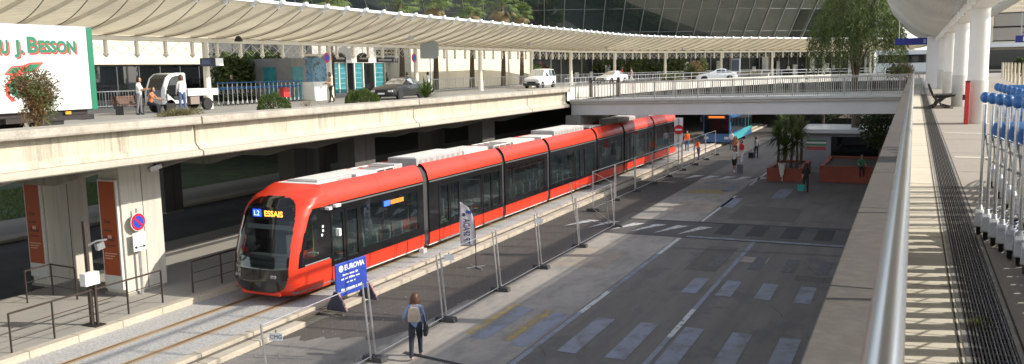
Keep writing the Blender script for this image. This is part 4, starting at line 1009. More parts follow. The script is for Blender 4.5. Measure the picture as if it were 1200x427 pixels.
# ------------------------------------------------------------------ glass terminal: an outward leaning cone of panes
gt = thing('glass_terminal', 'huge dark curved glass terminal leaning outwards above the canopy', 'building', (-51, 117, DZ))
GC, GR = Vector((-87, 199.5)), 90.0
def gpt(a, z): r = GR+.62*(z-9.5); return (GC.x+r*sin(a), GC.y-r*cos(a), z)
DGL = Mlayer('x', (0, 0, 0), []) if False else Mglass('terminal_glass', (.5, .6, .56), .02, .45, .95, 2.3, (.06, .085, .076))
a0 = radians(-42); NP = 62; da = radians(1.75)
zl = [9.6, 12.7, 15.9, 19.1, 22.3, 25.5, 29]
for j in range(len(zl)-1):
    b = MB()
    for i in range(NP):
        a = a0+da*i
        o4 = [R_(-.045, .045) for _ in range(3)]; o4.append(o4[0]+o4[2]-o4[1]); r4 = Vector((sin(a+da/2), -cos(a+da/2), 0))
        b.add([Vector(gpt(aa, zz))+r4*oo for aa, zz, oo in ((a, zl[j], o4[0]), (a+da, zl[j], o4[1]), (a+da, zl[j+1], o4[2]), (a, zl[j+1], o4[3]))], [(0, 1, 2, 3)])
    lp(b.build('pane_row', DGL, fix=False), gt)
b = MB()
for i in range(NP+1):
    a = a0+da*i; r = Vector((sin(a), -cos(a), 0))*.06
    b.bar(Vector(gpt(a, 9.6))+r, Vector(gpt(a, 29))+r, .09, .18)
lp(b.build('mullions', M('mullion_pale', (.33, .34, .32), .4, .4)), gt)
b = MB()
for z in zl[1:]:
    for i in range(NP): b.bar(Vector(gpt(a0+da*i, z)), Vector(gpt(a0+da*(i+1), z)), .06, .07)
lp(b.build('transoms', M('mullion_dark', (.16, .16, .16), .5, .4)), gt)
b = MB(); tl = Mglass('terminal_glass_teal', (.12, .5, .45), .03, .7, .8, 1.8)
for i in range(NP):
    if 52 <= i <= 57:
        a = a0+da*i
        for j in (0, 1): b.add([Vector(gpt(a+.004, zl[j]+.1))+Vector((sin(a), -cos(a), 0))*.09, Vector(gpt(a+da-.004, zl[j]+.1))+Vector((sin(a), -cos(a), 0))*.09, Vector(gpt(a+da-.004, zl[j+1]-.1))+Vector((sin(a), -cos(a), 0))*.09, Vector(gpt(a+.004, zl[j+1]-.1))+Vector((sin(a), -cos(a), 0))*.09], [(0, 1, 2, 3)])
lp(b.build('teal_panes', tl, fix=False), gt)
b = MB()   # dark ground floor and inner core behind the glass
rows = [[(GC.x+(GR-3)*sin(a0+da*i), GC.y-(GR-3)*cos(a0+da*i), z) for i in range(NP+1)] for z in (DZ, 30)]
b.grid(rows); lp(b.build('core', Mlayer('core_dark', (.12, .13, .125), [(.10, (1, 1, 1.6), .42, .58, (.33, .27, .22), .8), (.2, (1, 1, 1), .48, .58, (.04, .05, .048), .8)], .8), fix=False), gt)
for z, w_ in ((9.55, 3.2), (12.7, 2.4), (19.1, 2.4), (25.5, 2.4)):
    rows = [[(GC.x+r_*sin(a0+da*i), GC.y-r_*cos(a0+da*i), z) for i in range(NP+1)] for r_ in (GR-3, GR-.25+.62*(z-9.5))]
    b = MB().grid(rows); lp(b.build('floor_plate', M('floor_plate_dark', (.22, .21, .19), .8)), gt)
# ground floor shop front under the canopy at the far side
b = MB(); rows = []
for i in range(26):
    s = 95+i*4.0
    if s > LEN: break
    p, n = cpath(s); q = p-n*7; rows.append([(q.x, q.y, DZ), (q.x, q.y, 9.4)])
sf = thing('shopping_arcade', 'dark glazed ground floor with pale frames under the far end of the long canopy', 'arcade', (-30, 118, DZ))
lp(b.grid(rows).build('glazing', M('shopfront_dark', (.028, .032, .032), .35, 0, (.8, .5), spec=.15), fix=False), sf)
b = MB()
for i in range(48):
    s = 95+i*2.05
    if s > LEN: break
    p, n = cpath(s); q = p-n*6.9; lp(MB().bx(q.x-.06, q.x+.06, q.y-.06, q.y+.06, DZ, 9.4).build('frame', M('frame_grey', (.34, .33, .29), .6), ), sf)
random.seed(31); b = MB()
for i in range(26):
    p, n = cpath(98+i*3.2 if 98+i*3.2 < LEN else LEN-1); q = p-n*R_(5.2, 6.6); h = R_(.5, 2.6); w_ = R_(.4, 1.4)
    b.ob((q.x, q.y, DZ+h/2+R_(0, .8)), (w_, .1, h), (0, 0, atan2(n.y, n.x)+pi/2))
struct(b.build('interior_clutter', M('clutter_pale', (.34, .36, .35), .7, 0, (.3, .6))), 'stuff')
# totem and parked white car seen far away
q = onx(862, 88, -22); prop('totem_sign', 'tall grey totem display in front of the far shop fronts', 'sign', (q.x, q.y, DZ), [('body', MB().bx(-.6, .6, -.15, .15, 0, 2.7), M('totem_grey', (.30, .32, .34), .4)), ('screen', MB().bx(-.5, .5, -.165, -.151, .9, 2.5), M('totem_screen', (.06, .09, .13), .2)), ('foot', MB().bx(-.65, .65, -.2, .2, 0, .2), WHITE)], radians(-10))
# ================================================================== VEHICLES
def wheel(par, x, y, r, w_, hub=None):
    wn = MB().lathe([(r*.62, -w_/2), (r*.95, -w_/2), (r, -w_*.3), (r, w_*.3), (r*.95, w_/2), (r*.62, w_/2)], 24, (0, 0, 0), 0, 'x').build('wheel', RUB, par, loc=(x, y, r))
    s = 1 if x > 0 else -1; b = MB(); b.lathe([(r*.63, -w_*.42), (r*.6, w_*.36), (r*.3, w_*.40), (r*.1, w_*.46)], 20, (0, 0, 0), 0, 'x')
    if s < 0: b.v = [(-v[0], v[1], v[2]) for v in b.v]
    b.build('rim', hub or STEEL, wn)
    return wn
# ---- box truck
X_ = -24.5
A, B = onx(112, 127.5, X_), onx(104, 33.5, X_)
zb, zt, yr = A.z, B.z, onx(112, 90, X_).y
tk = thing('box_truck', 'big white box truck with green lettering and a green rear edge, parked by the planter', 'truck', (X_-1.25, yr, DZ))
bz, tz = zb-DZ, zt-DZ
TW = M('truck_white', (.56, .575, .565), .35, 0, (.5, .03), coat=.3)
MB().bx(-1.25, 1.25, -9.5, -.22, bz, tz).build('cargo_box', TW, tk, bevel=.02)
GRN = M('truck_green', (.01, .16, .085), .4); RDP = M('truck_red', (.62, .05, .03), .5)
MB().bx(-1.255, 1.255, -.219, .0, bz-.03, tz+.02).build('rear_frame', GRN, tk, bevel=.02)
MB().bx(-1.252, 1.252, -9.5, -.23, tz-.002, tz+.05).build('roof_rim', STEEL, tk)
MB().bx(-1.1, 1.1, -9.3, -.3, bz-.16, bz-.004).bx(.75, 1.2, -3.2, -.35, bz-.32, bz-.17).build('chassis', DKMET, tk)
MB().bx(-1.15, 1.15, -.5, -.1, .45, .62).bx(-.9, -.8, -.4, -.25, .6, bz).bx(.8, .9, -.4, -.25, .6, bz).build('rear_bumper', BLACK, tk)
MB().bx(1.15, 1.2, -6.2, -3.4, .45, .62).build('side_guard', STEEL, tk)
for yy in (-1.7, -8.0):
    for x in (-.95, .95): wheel(tk, x, yy, .5, .42)
for yy in (-1.2, -4.6): MB().bx(1.2, 1.225, yy, yy+.2, bz-.13, bz-.04).build('side_marker_lamp', M('amber_lens', (.8, .3, .02), .3), tk)
cabm = MB().prism([(-12.0, .5), (-12.05, 1.4), (-11.7, 2.75), (-11.2, 2.9), (-9.75, 2.9), (-9.75, .5)], -1.2, 1.2, 'x'); cabm.build('cab', TW, tk, bevel=.05)
MB().prism([(-11.6, 1.5), (-11.4, 2.45), (-10.4, 2.45), (-10.4, 1.5)], 1.195, 1.21, 'x').build('cab_window', CGLASS, tk)
for x in (-.95, .95): wheel(tk, x, -10.9, .5, .36)
def tl_(px, py): p = onx(px, py, X_); return p.y-yr, p.z-DZ
y1, z1 = tl_(3, 61); y2, z2 = tl_(86, 61); H_ = tl_(31, 43.5)[1]-tl_(31, 61)[1]
def truck_text(body, px, py, capx, hpx, nm):
    """lettering on the truck side: px left edge, baseline py, to the right edge capx"""
    a, z = tl_(px, py); c, _ = tl_(capx, py); h = tl_(px, py-hpx)[1]-z
    for off, m_, dx in ((0.0, GRN, .016), (1, RDP, .010)):
        o = text(nm if off == 0 else nm+'_shadow', body, h/.69, m_, tk, (1.25+dx-.006, a+(.05 if off else 0), z-(.055 if off else 0)), (pi/2, 0, pi/2), .002, offset=.022)
        w_ = max(v.co.x for v in o.data.vertices)-min(v.co.x for v in o.data.vertices); o.scale = ((c-a)/w_, 1, 1)
truck_text('AU', -9.5, 62.5, 11, 15.5, 'lettering_front')
truck_text('J.', 19, 62, 30, 14.5, 'lettering_initial')
truck_text('B', 31.5, 61.5, 44, 18, 'lettering_capital')
truck_text('ESSON', 45, 61, 88.5, 13, 'lettering_name')
def poly_on_truck(pts, m_, nm, d):
    b = MB(); P = [tl_(*p) for p in pts]; b.prism(P, 1.2505, 1.2505+d, 'x'); return b.build(nm, m_, tk)
poly_on_truck([(4.5, 88), (13, 78), (28, 76.5), (35, 73.5), (51.5, 73), (41, 85), (27, 86), (20, 92), (13, 100), (12, 112), (19, 118), (14, 120), (7, 112), (6, 100), (14, 89)], RDP, 'emblem_red', .004)
poly_on_truck([(7.5, 86.3), (14, 79.5), (25, 78.3), (20, 85.3)], GRN, 'emblem_green', .009)
poly_on_truck([(25.5, 84.5), (34, 75.6), (48, 75), (39.5, 83.5)], GRN, 'emblem_green', .009)
poly_on_truck([(9, 100), (19, 89.5), (36, 88.5), (30, 99), (22, 100), (20, 106), (30, 112), (22, 116), (13, 110)], GRN, 'emblem_green', .009)
# ---- cars: lofted shell with glass, wheels and lamps
def car(name, label, cat, loc, rz, st, W, paint, wb, wr, group=None, plate=True, bumper_dark=False):
    """st: stations (y, z_low, z_belt, z_roof, half_low, half_roof); front at -y"""
    t = thing(name, label, cat, loc, rz, group)
    def sec(s):
        y, zl, zbt, zr, wl, wr_ = s; gh = zr-zbt > .06
        return [(wl*.86, y, zl), (wl*.98, y, zl+.10), (wl, y, (zl+zbt)/2+.05), (wl*.97, y, zbt), (wr_, y, zr-.05 if gh else zr-.02), (wr_*.80, y, zr), (0, y, zr+.012)]
    R = []
    for s in st:
        h = sec(s); R.append([(-x, y, z) for x, y, z in h[:-1]]+[h[-1]]+[(x, y, z) for x, y, z in reversed(h[:-1])])
    b = MB().grid(R); k = len(R[0]); b.add(R[0], [tuple(range(k))]); b.add(R[-1], [tuple(range(k-1, -1, -1))])
    for i in range(len(R)-1): b.add([R[i][0], R[i][-1], R[i+1][-1], R[i+1][0]], [(0, 1, 2, 3)])
    b.build('body', paint, t, smooth=True)
    gs2, gw_ = {3: MB(), k-5: MB()}, MB()
    def inset(q, f, out):
        c = sum((Vector(p) for p in q), Vector())/4; n = (Vector(q[1])-Vector(q[0])).cross(Vector(q[3])-Vector(q[0]))
        if n.length < 1e-6: n = (Vector(q[2])-Vector(q[1])).cross(Vector(q[0])-Vector(q[1]))
        n.normalize()
        if n.dot(c-Vector((0, c.y, .6))) < 0: n = -n
        return [Vector(p).lerp(c, f)+n*out for p in q]
    for i in range(len(st)-1):
        a, c = st[i], st[i+1]; g0, g1 = a[3]-a[2], c[3]-c[2]
        if g0+g1 > .5:
            for j in (3, k-5):
                gs2[j].add(inset([R[i][j], R[i][j+1], R[i+1][j+1], R[i+1][j]], .1, .008), [(0, 1, 2, 3)])
        if abs(g1-g0) > .25 and abs(c[1] - a[1]) < .5:
            for j in (4, 5, 6, 7):
                q = [R[i][j], R[i][j+1], R[i+1][j+1], R[i+1][j]]
                gw_.add(inset(q, .04, .008), [(0, 1, 2, 3)])
    for g_ in gs2.values(): g_.build('side_window', CGLASS, t)
    gw_.build('windscreen', CGLASS, t)
    for x in (-1, 1):
        for yy in wb:
            MB().lathe([(wr*1.14, -.02), (wr*1.14, .012)], 20, (x*(W-.02), yy, wr), 0, 'x').build('wheel_arch', BLACK, t)
            wheel(t, x*(W-.08), yy, wr, .2)
        y0 = st[0][0]; z0 = (st[1][2]+st[1][1])/2+.12
        MB().ob((x*W*.70, y0+.06, z0), (W*.36, .16, .13), (0, 0, x*.25)).build('headlight', M('lamp_lens', (.6, .62, .62), .1), t, bevel=.02)
        MB().ob((x*W*.80, st[-1][0]-.04, .85), (W*.2, .1, .22)).build('tail_light', M('lamp_red', (.4, .01, .01), .2), t, bevel=.02)
        c = [s for s in st if s[3]-s[2] > .2][0]
        MB().ob((x*(W+.08), c[0]-.15, c[2]+.06), (.16, .1, .12)).build('wing_mirror', paint if not bumper_dark else BLACK, t, bevel=.02)
        if True: MB().bx(min(x*W*1.0, x*(W+.012)), max(x*W*1.0, x*(W+.012)), 0, .14, st[3][2]-.14, st[3][2]-.10).build('door_handle', BLACK, t)
    MB().ob((0, st[0][0]-.01, .55), (W*1.0, .05, .16)).build('grille', BLACK, t, bevel=.01)
    MB().ob((0, st[0][0]-.035, .42), (.5, .02, .11)).build('number_plate', WHITE, t)
    if bumper_dark: MB().ob((0, st[0][0]+.05, .36), (W*1.96, .25, .24)).build('bumper', M('bumper_grey', (.06, .06, .062), .7), t, bevel=.05)
    return t
SED = [(-2.3, .3, .62, .66, .70, .60), (-2.15, .2, .70, .74, .84, .72), (-1.5, .18, .84, .90, .90, .76), (-.85, .18, .92, .97, .91, .76), (-.05, .18, .94, 1.36, .91, .60), (.5, .18, .95, 1.44, .91, .60), (1.0, .18, .96, 1.40, .91, .59), (1.75, .2, .98, 1.06, .90, .68), (2.2, .25, .95, 1.0, .84, .72), (2.32, .35, .85, .9, .76, .66)]
VAN = [(-2.05, .3, .80, .84, .72, .62), (-1.95, .22, .90, .95, .82, .70), (-1.4, .2, 1.02, 1.10, .86, .72), (-1.05, .2, 1.06, 1.16, .87, .74), (-.35, .2, 1.08, 1.74, .87, .66), (.4, .2, 1.08, 1.83, .87, .68), (1.2, .2, 1.08, 1.82, .87, .68), (1.95, .22, 1.08, 1.78, .86, .68), (2.08, .3, 1.05, 1.6, .84, .68)]
BLKP = M('car_black', (.010, .010, .012), .3, 0, coat=.3); WHP = M('car_white', (.78, .78, .77), .3, 0, coat=.6)
q = onx(469, 116, -30.6); car('parked_car', 'black saloon car beside the round bush and the spiky plant', 'car', (-31.5, q.y+1.3, DZ), .05, SED, .92, BLKP, (-1.38, 1.42), .33)
q = onx(612, 104, -33.9); car('white_van', 'small white van with dark lower bumper coming along the upper road', 'van', (-33.0, q.y+2.2, DZ), 0, VAN, .88, WHP, (-1.3, 1.35), .31, bumper_dark=True)
q = onx(700, 97, -33.0); car('white_car', 'low white car beyond the white van on the upper road', 'car', (-31.6, q.y+1.0, DZ), -.25, SED, .92, WHP, (-1.38, 1.42), .33)
q = onx(835, 89, -20.5); car('white_car', 'half-hidden white car between the bushes at the far canopy', 'car', (q.x, q.y+2, DZ), -1.3, SED, .92, WHP, (-1.38, 1.42), .33)
# ---- small electric utility truck
q0, q1 = onx(190, 124, -33.9), onx(256, 124, -33.9); UL = q1.y-q0.y
ut = thing('utility_truck', 'small white electric utility truck with bubble cab and flat drop-side bed', 'utility truck', (-34.45, q0.y, DZ))
k_ = UL/4.0
cabp = [(0, .42), (-.02, .75), (.05, 1.15), (.32, 1.72), (.62, 1.93), (1.0, 1.98), (1.62, 1.98), (1.68, 1.9), (1.68, .42)]
P = [(a*k_, z) for a, z in cabp]
b = MB()
for s in (-1, 1):   # open cab side frame: hoop around the door opening
    out = P; inn = [(a*k_, z) for a, z in ((.30, .60), (.28, .82), (.33, 1.12), (.55, 1.58), (.75, 1.76), (1.05, 1.82), (1.50, 1.82), (1.54, 1.76), (1.54, .60))]
    n = len(out); V = [(s*.58, a, z) for a, z in out]+[(s*.58, a, z) for a, z in inn]+[(s*.50, a, z) for a, z in out]+[(s*.50, a, z) for a, z in inn]
    F = []
    for i in range(n):
        j = (i+1) % n; F += [(i, j, n+j, n+i), (2*n+i, 3*n+i, 3*n+j, 2*n+j), (i, 2*n+i, 2*n+j, j), (n+i, n+j, 3*n+j, 3*n+i)]
    b.add(V, F)
b.prism([(1.55*k_, 1.975), (.62*k_, 1.925), (.66*k_, 1.87), (1.55*k_, 1.91)], -.5, .5, 'x'); b.prism([(0, .42), (-.02, .8), (.06, .8), (.1, .42)], -.5, .5, 'x')
b.prism([(1.60*k_, .42), (1.60*k_, 1.95), (1.67*k_, 1.95), (1.67*k_, .42)], -.5, .5, 'x')
b.build('cab', TW, ut, bevel=.015)
MB().prism([(.02, .82), (.09, 1.15), (.34*k_, 1.70), (.60*k_, 1.88), (.62*k_, 1.86), (.36*k_, 1.68), (.12, 1.15), (.05, .82)], -.5, .5, 'x').build('windscreen', CGLASS, ut)
MB().prism([(.34*k_, .46), (.36*k_, .95), (.8*k_, .62), (1.1*k_, .5), (1.1*k_, .44)], .56, .60, 'x').build('door', TW, ut, bevel=.01)
MB().bx(-.45, .45, .95*k_, 1.45*k_, .42, .8).bx(-.45, .45, 1.4*k_, 1.5*k_, .8, 1.35).build('seat', BLACK, ut, bevel=.04)
MB().bx(-.5, .5, .1, 3.95*k_, .34, .45).build('chassis', DKMET, ut)
MB().bx(-.62, .62, 1.75*k_, 3.98*k_, .78, .84).bx(.60, .63, 1.75*k_, 3.98*k_, .84, 1.14).bx(-.63, -.60, 1.75*k_, 3.98*k_, .84, 1.14).bx(-.6, .6, 1.75*k_, 1.78*k_, .84, 1.14).bx(-.6, .6, 3.95*k_, 3.98*k_, .84, 1.14).build('cargo_bed', TW, ut, bevel=.008)
MB().bx(.3, .58, 1.95*k_, 2.6*k_, .34, .74).build('battery_box', M('battery_brown', (.22, .17, .14), .6), ut, bevel=.02)
for yy in (.55*k_, 3.2*k_):
    for x in (-.5, .5): wheel(ut, x, yy, .33, .2)
MB().ob((.45, -.02, .72), (.2, .06, .12)).build('headlight', MC['lamp_lens'], ut)
# ---- blue bus under the bridge
bs = thing('city_bus', 'blue and turquoise city bus coming from under the bridge', 'bus', (-16.9, 82, .0))
BB = M('bus_blue', (.015, .12, .30), .3, 0, coat=.5); BT = M('bus_turquoise', (.05, .42, .46), .3, 0, coat=.5)
MB().prism([(-1.27, .3), (1.27, .3), (1.27, 2.9), (1.05, 3.15), (-1.05, 3.15), (-1.27, 2.9)], 0, 12, 'y').build('body', BB, bs, bevel=.06)
MB().prism([(-1.17, 1.15), (1.17, 1.15), (1.17, 2.85), (1.0, 3.0), (-1.0, 3.0), (-1.17, 2.85)], -.03, -.004, 'y').build('windscreen', Mglass('bus_glass', (.3, .34, .35), .05, .35, .25), bs)
MB().bx(-.9, .9, -.045, -.031, 2.55, 2.9).build('display_case', BLACK, bs); text('destination', '98 AEROPORT', .24, Memit('display_amber', (1, .36, .05), 2.6), bs, (-.82, -.047, 2.63), (pi/2, 0, 0), .001, sx=.95) if False else MB().bx(-.75, .75, -.05, -.046, 2.64, 2.82).build('display', Memit('bus_display', (1, .2, .03), .6), bs)
for k in range(6): MB().bx(1.271, 1.285, .6+1.9*k, 2.35+1.9*k, 1.2, 2.6).build('window', CGLASS, bs)
MB().prism([(0.2, .35), (6.5, .35), (11.9, 1.0), (11.9, 3.0), (9, 2.6), (6.5, 1.1), (0.2, .95)], 1.272, 1.28, 'x').build('side_swoosh', BT, bs)
for yy in (2.4, 8.6):
    for x in (-1.1, 1.1): wheel(bs, x, yy, .48, .3)
for x in (-.95, .95): MB().bx(x-.2, x+.2, -.03, -.005, .62, .85).build('headlight', MC['lamp_lens'], bs)
for x in (-1.42, 1.42): MB().ob((x, -.1, 2.5), (.2, .15, .45)).bar((x, -.05, 2.75), (x*.86, .1, 2.95), .05, .05).build('wing_mirror', BLACK, bs)
# ---- white coach seen beyond the bridge
wc = thing('white_coach', 'white coach with dark windows far beyond the bridge railing', 'coach', (-1.5, 128, RZ-.05))
MB().bx(-3.2, 6, -1.2, 1.2, .3, 3.3).build('body', TW, wc, bevel=.15); MB().bx(-3.0, 5.8, -1.22, -1.2, 1.6, 2.7).build('windows', CGLASS, wc)
for x in (-1.6, 4.2): MB().lathe([(.45, -.15), (.48, 0), (.45, .15)], 16, (x, -1.1, .48), 0, 'y').build('wheel', RUB, wc)
# ================================================================== BARRIERS AND BOARDS ON THE ROAD
WIRE = M('fence_wire', (.55, .56, .57), .4, .8)
def panel(a, c, label, h=2.12, lean=.085, z=.0, skew=True):
    a = Vector((a[0], a[1], 0)); c = Vector((c[0], c[1], 0)); d = c-a; L = d.length; rz = atan2(d.y, d.x)
    t = thing('mesh_barrier', label, 'barrier', (a.x, a.y, z), rz, 'temporary wire fence panels along the tram works')
    t.rotation_euler = (-lean if skew else 0, 0, rz)
    f = MB(); L -= .05
    for x in (.05, L): f.tube([(x, 0, .06), (x, 0, h)], .026, 8)
    f.tube([(.05, 0, h-.02), (L, 0, h-.02)], .013, 8); f.tube([(.05, 0, .14), (L, 0, .14)], .015, 8); f.build('frame', STEEL, t)
    m_ = MB(); n = int(L/.45)
    for i in range(1, n): x = .05+L*i/n; m_.bx(x-.00025, x+.00025, -.00025, .00025, .2, h-.02)
    for i in range(1, 4): zz = .2+(h-.22)*i/4; m_.bx(.05, L, -.00025, .00025, zz-.00025, zz+.00025)
    m_.build('wire_mesh', WIRE, t)
    return t
def foot(x, y, label, rz=0):
    t = thing('ballast_block', label, 'weight block', (x, y, .006), rz, 'dark fence feet blocks')
    MB().prism([(-.34, 0), (.34, 0), (.31, .14), (-.31, .14)], -.12, .12, 'y').build('block', FEETM, t, bevel=.02)
    b = MB()
    for s in (-.06, .06): b.lathe([(.035, .14), (.035, .16)], 10, (s, 0, 0))
    b.build('sockets', BLACK, t)
FY = [14.1, 18.2, 22.05, 25.9, 29.5, 33.7, 38.6]
for i, yy in enumerate(FY):
    if i: foot(-12.7, yy, 'dark fence foot, ' + ORD[i-1] + ' along the near fence from the walking woman', R_(-.1, .1))
    if i < len(FY)-1: panel((-12.72, yy+.05), (-12.72+R_(-.03, .03), FY[i+1]-.05), ORD[i] + ' wire panel of the near fence, counted from the bottom of the picture')
panel((-12.8, 38.7), (-15.3, 42.6), 'wire fence panel turned across the works at the white triangles', 2.12, 0, skew=False)
panel((-13.0, 38.65), (-15.1, 39.4), 'spare wire panel leaning at the corner of the fence', 2.05, .2)
foot(-15.3, 42.6, 'fence foot at the inner corner of the fence by the kerb')
FF = [42.7, 46.5, 50.3, 54.1, 57.9, 61.7, 65.5, 69.3, 73.1]
for i, yy in enumerate(FF):
    X = -15.35+.03*i
    if i: foot(X, yy, 'fence foot, ' + ORD[i-1] + ' along the far fence beside the rear of the tram')
    if i < len(FF)-1: panel((X, yy+.05), (X+.03, FF[i+1]-.05), ORD[i] + ' wire panel of the far fence beside the rear of the tram', lean=.01)
# small white number plates hung on the fence
for (yy, zz, tx) in ((14.35, 1.75, 'OMC'), (29.3, 1.85, ''), (22.3, 1.9, '')):
    t = thing('fence_tag', 'small white tag hung on the ' + {14.35: 'bottom left', 29.3: 'middle', 22.3: 'second'}[yy] + ' part of the near fence', 'tag', (-12.78, yy+.18, zz), .3)
    MB().bx(-.16, .16, -.012, -.004, -.09, .09).build('plate', WHITE, t)
    if tx: text('lettering', 'CMG', .13, BLACK, t, (-.14, -.014, -.045), (pi/2, 0, 0), .001)
    MB().bx(-.02, .02, -.004, .004, .09, .16).build('clip', STEEL, t)
# blue information board on two triangular feet
e0, e1 = onz(395, 362, .17), onz(431, 348, .17)
d = e1-e0; rz = atan2(d.y, d.x); L = d.length
bo = thing('information_board', 'blue works board with white lettering on dark triangular feet by the kerb', 'sign board', (e0.x, e0.y, .10), rz)
MB().bx(-.02, L-.02, -.03, .03, .40, 1.50).build('board', M('board_blue', (.025, .06, .36), .45, 0, (2, .12)), bo, bevel=.03)
for x in (.0, L):
    f = MB(); f.prism([(-.42, 0), (.42, 0), (.30, .20), (.06, .62), (-.06, .62), (-.30, .20)], x-.045, x+.045, 'x'); ft = f.build('foot', M('foot_navy', (.035, .035, .06), .6), bo, bevel=.02)
    s = MB()
    for a_, c_ in (((-.40, .04), (-.07, .60)), ((.40, .04), (.07, .60))):
        s.bar((x+.055, a_[0], a_[1]), (x+.055, c_[0], c_[1]), .08, .012) if False else s.tube([(x, a_[0], a_[1]), (x, (a_[0]+c_[0])/2*1.02, (a_[1]+c_[1])/2), (x, c_[0], c_[1])], .035, 8)
    s.build('reflective_edge', Mlayer('pink_white_edge', (.45, .22, .22), [(5, (1, 1, 1), .48, .52, (.05, .04, .07), 1)], .5), ft)
fs = L/1.6
text('lettering', 'EUROVIA', .245*fs, LETW, bo, (.42*fs, -.032, 1.23), (pi/2, 0, 0), .001, offset=.006)
MB().lathe([(.11*fs, 0), (.11*fs, .003)], 20, (.25*fs, -.034, 1.31), 0, 'y').build('logo_disc', LETW, bo)
random.seed(6)
for z, x0, x1, hh in ((1.06, .32, 1.12, .065), (.93, .24, 1.22, .07), (.80, .5, .95, .06), (.58, .22, 1.28, .08)):
    b = MB(); x = x0
    while x < x1:
        w_ = R_(.035, .075); b.bx(x*fs, min(x+w_, x1)*fs, -.0335, -.0315, z, z+hh*R_(.6, 1)); x += w_+(.018 if random.random() < .78 else .07)
    b.build('text_line', LETW, bo)
# feather flag, seen from behind so the lettering is mirrored
q = onz(558, 314, .006)
fl = thing('feather_flag', 'white feather flag with mirrored dark lettering on a cross foot', 'flag', q, YAW)
b = MB()
for a in (.5, 2.2, 3.6, 5.3): b.bar((0, 0, .05), (.42*cos(a), .42*sin(a), .03), .05, .04)
b.build('foot', STEEL, fl)
pole = [(0, 0, .03), (0, 0, .9), (0, 0, 1.55), (-.05, 0, 2.05), (-.24, 0, 2.4), (-.58, 0, 2.64)]
MB().tube(pole, [.018, .018, .016, .014, .012, .008], 8).build('pole', DKMET, fl)
def px_(z):
    for (a, _, za), (c, _, zc) in zip(pole[:-1], pole[1:]):
        if z <= zc: return a+(c-a)*(z-za)/(zc-za)
    return pole[-1][0]
rows = []
for i in range(15):
    z = .86+(2.61-.86)*i/14; r = px_(z)-.012; l = -.58+.02*sin(z*3)
    rows.append([(l+(r-l)*k/5, .02*sin(k*1.1+z*2.2)*min(1, (2.62-z)*2), z) for k in range(6)])
FLW = Mtransl('flag_white', (.78, .77, .79), .5)
cl = MB().grid(rows).build('cloth', FLW, fl, smooth=True); sm = cl.modifiers.new('thickness', 'SOLIDIFY'); sm.thickness = .006
FB = M('flag_print', (.05, .05, .12), .7)
o = text('lettering', 'TP SPADA', .34, FB, fl, (-.44, -.034, .95), (pi/2, 0, 0), .001, offset=.008)
o.rotation_euler = (pi/2, -pi/2, 0); o.scale = (.66, -1, 1)
MB().ob((-.24, -.036, 2.2), (.22, .004, .12), (0, .3, 0)).build('emblem', M('flag_blue', (.04, .07, .3), .7), fl)
MB().lathe([(.07, 0), (.07, .004)], 14, (-.42, -.038, 2.1), 0, 'y').build('emblem_disc', FB, fl)
# no-entry sign at the end of the tracks
q = onz(795, 196, .0); t = thing('no_entry_sign', 'red no-entry disc with a small white plate on a white panel post behind the tram', 'road sign', q, .3)
MB().tube([(0, 0, 0), (0, 0, 3.7)], .04, 8).build('post', STEEL, t); MB().bx(-.32, .32, .045, .075, 1.5, 3.75).build('panel', WHITE, t)
MB().lathe([(.36, -.05), (.36, -.042)], 24, (0, 0, 2.85), 0, 'y').build('disc', SR, t); MB().bx(-.24, .24, -.056, -.051, 2.79, 2.91).build('bar', WHITE, t)
# ================================================================== PLANTS
def rnd_unit():
    while True:
        v = Vector((R_(-1, 1), R_(-1, 1), R_(-1, 1)))
        if .05 < v.length < 1: return v
def leafquad(b, c, L, W, d=None, droop=0):
    d = d or rnd_unit().normalized(); s = d.cross(rnd_unit()).normalized()*W/2
    e = c+d*L; m_ = c+d*L*.5+Vector((0, 0, -droop*L)); e = e+Vector((0, 0, -2.2*droop*L))
    b.add([c, m_-s, e, m_+s], [(0, 1, 2, 3)])
def blob_leaves(b, c, r, n, L, W, droop=0, shell=.55):
    for i in range(n):
        v = rnd_unit().normalized()*(shell+(1-shell)*random.random()**.6)
        p = Vector((c[0]+v.x*r[0], c[1]+v.y*r[1], c[2]+v.z*r[2]))
        leafquad(b, p, L*R_(.6, 1.2), W*R_(.7, 1.2), (v+rnd_unit()*.9).normalized(), droop)
G_BUSH = Mleaf('bush_green', (.055, .085, .022), (.12, .16, .04)); G_OLIVE = Mleaf('olive_green', (.085, .10, .035), (.16, .17, .06))
G_RED = Mleaf('reddish_leaves', (.15, .085, .04), (.22, .14, .06)); G_DARK = Mleaf('dark_green', (.025, .042, .014), (.055, .085, .025))
G_MID = Mleaf('mid_green', (.05, .085, .02), (.11, .16, .04)); G_DRY = Mleaf('dry_straw', (.22, .17, .09), (.33, .26, .15)); G_PALM = Mleaf('palm_green', (.10, .15, .045), (.20, .26, .09)); BARK = M('bark', (.10, .075, .05), .95, 0, (6, .35), (1, 1, .3))
def bush(name, label, p, r, n, L, W, mats, stems=5, cat='bush', droop=0, lumps=9, group=None):
    t = thing(name, label, cat, p, 0, group); s = MB()
    for i in range(stems):
        a = R_(0, 6.28); s.tube([(R_(-.04, .04), R_(-.04, .04), 0), (cos(a)*r[0]*.25, sin(a)*r[1]*.25, r[2]*.8), (cos(a)*r[0]*.55, sin(a)*r[1]*.55, r[2]*1.45)], [.02, .014, .005], 5)
    s.build('stems', BARK, t)
    for k, m_ in enumerate(mats):
        b = MB()
        for j in range(lumps):
            v = rnd_unit()*.72; f_ = R_(.26, .5); blob_leaves(b, (v.x*r[0], v.y*r[1], r[2]+v.z*r[2]), [x*f_ for x in r], int(n/lumps*f_*2.4), L, W, droop, .15)
        b.build('foliage', m_, t, fix=False)
    return t
random.seed(41)
PX = -21.75; PZ = 6.27
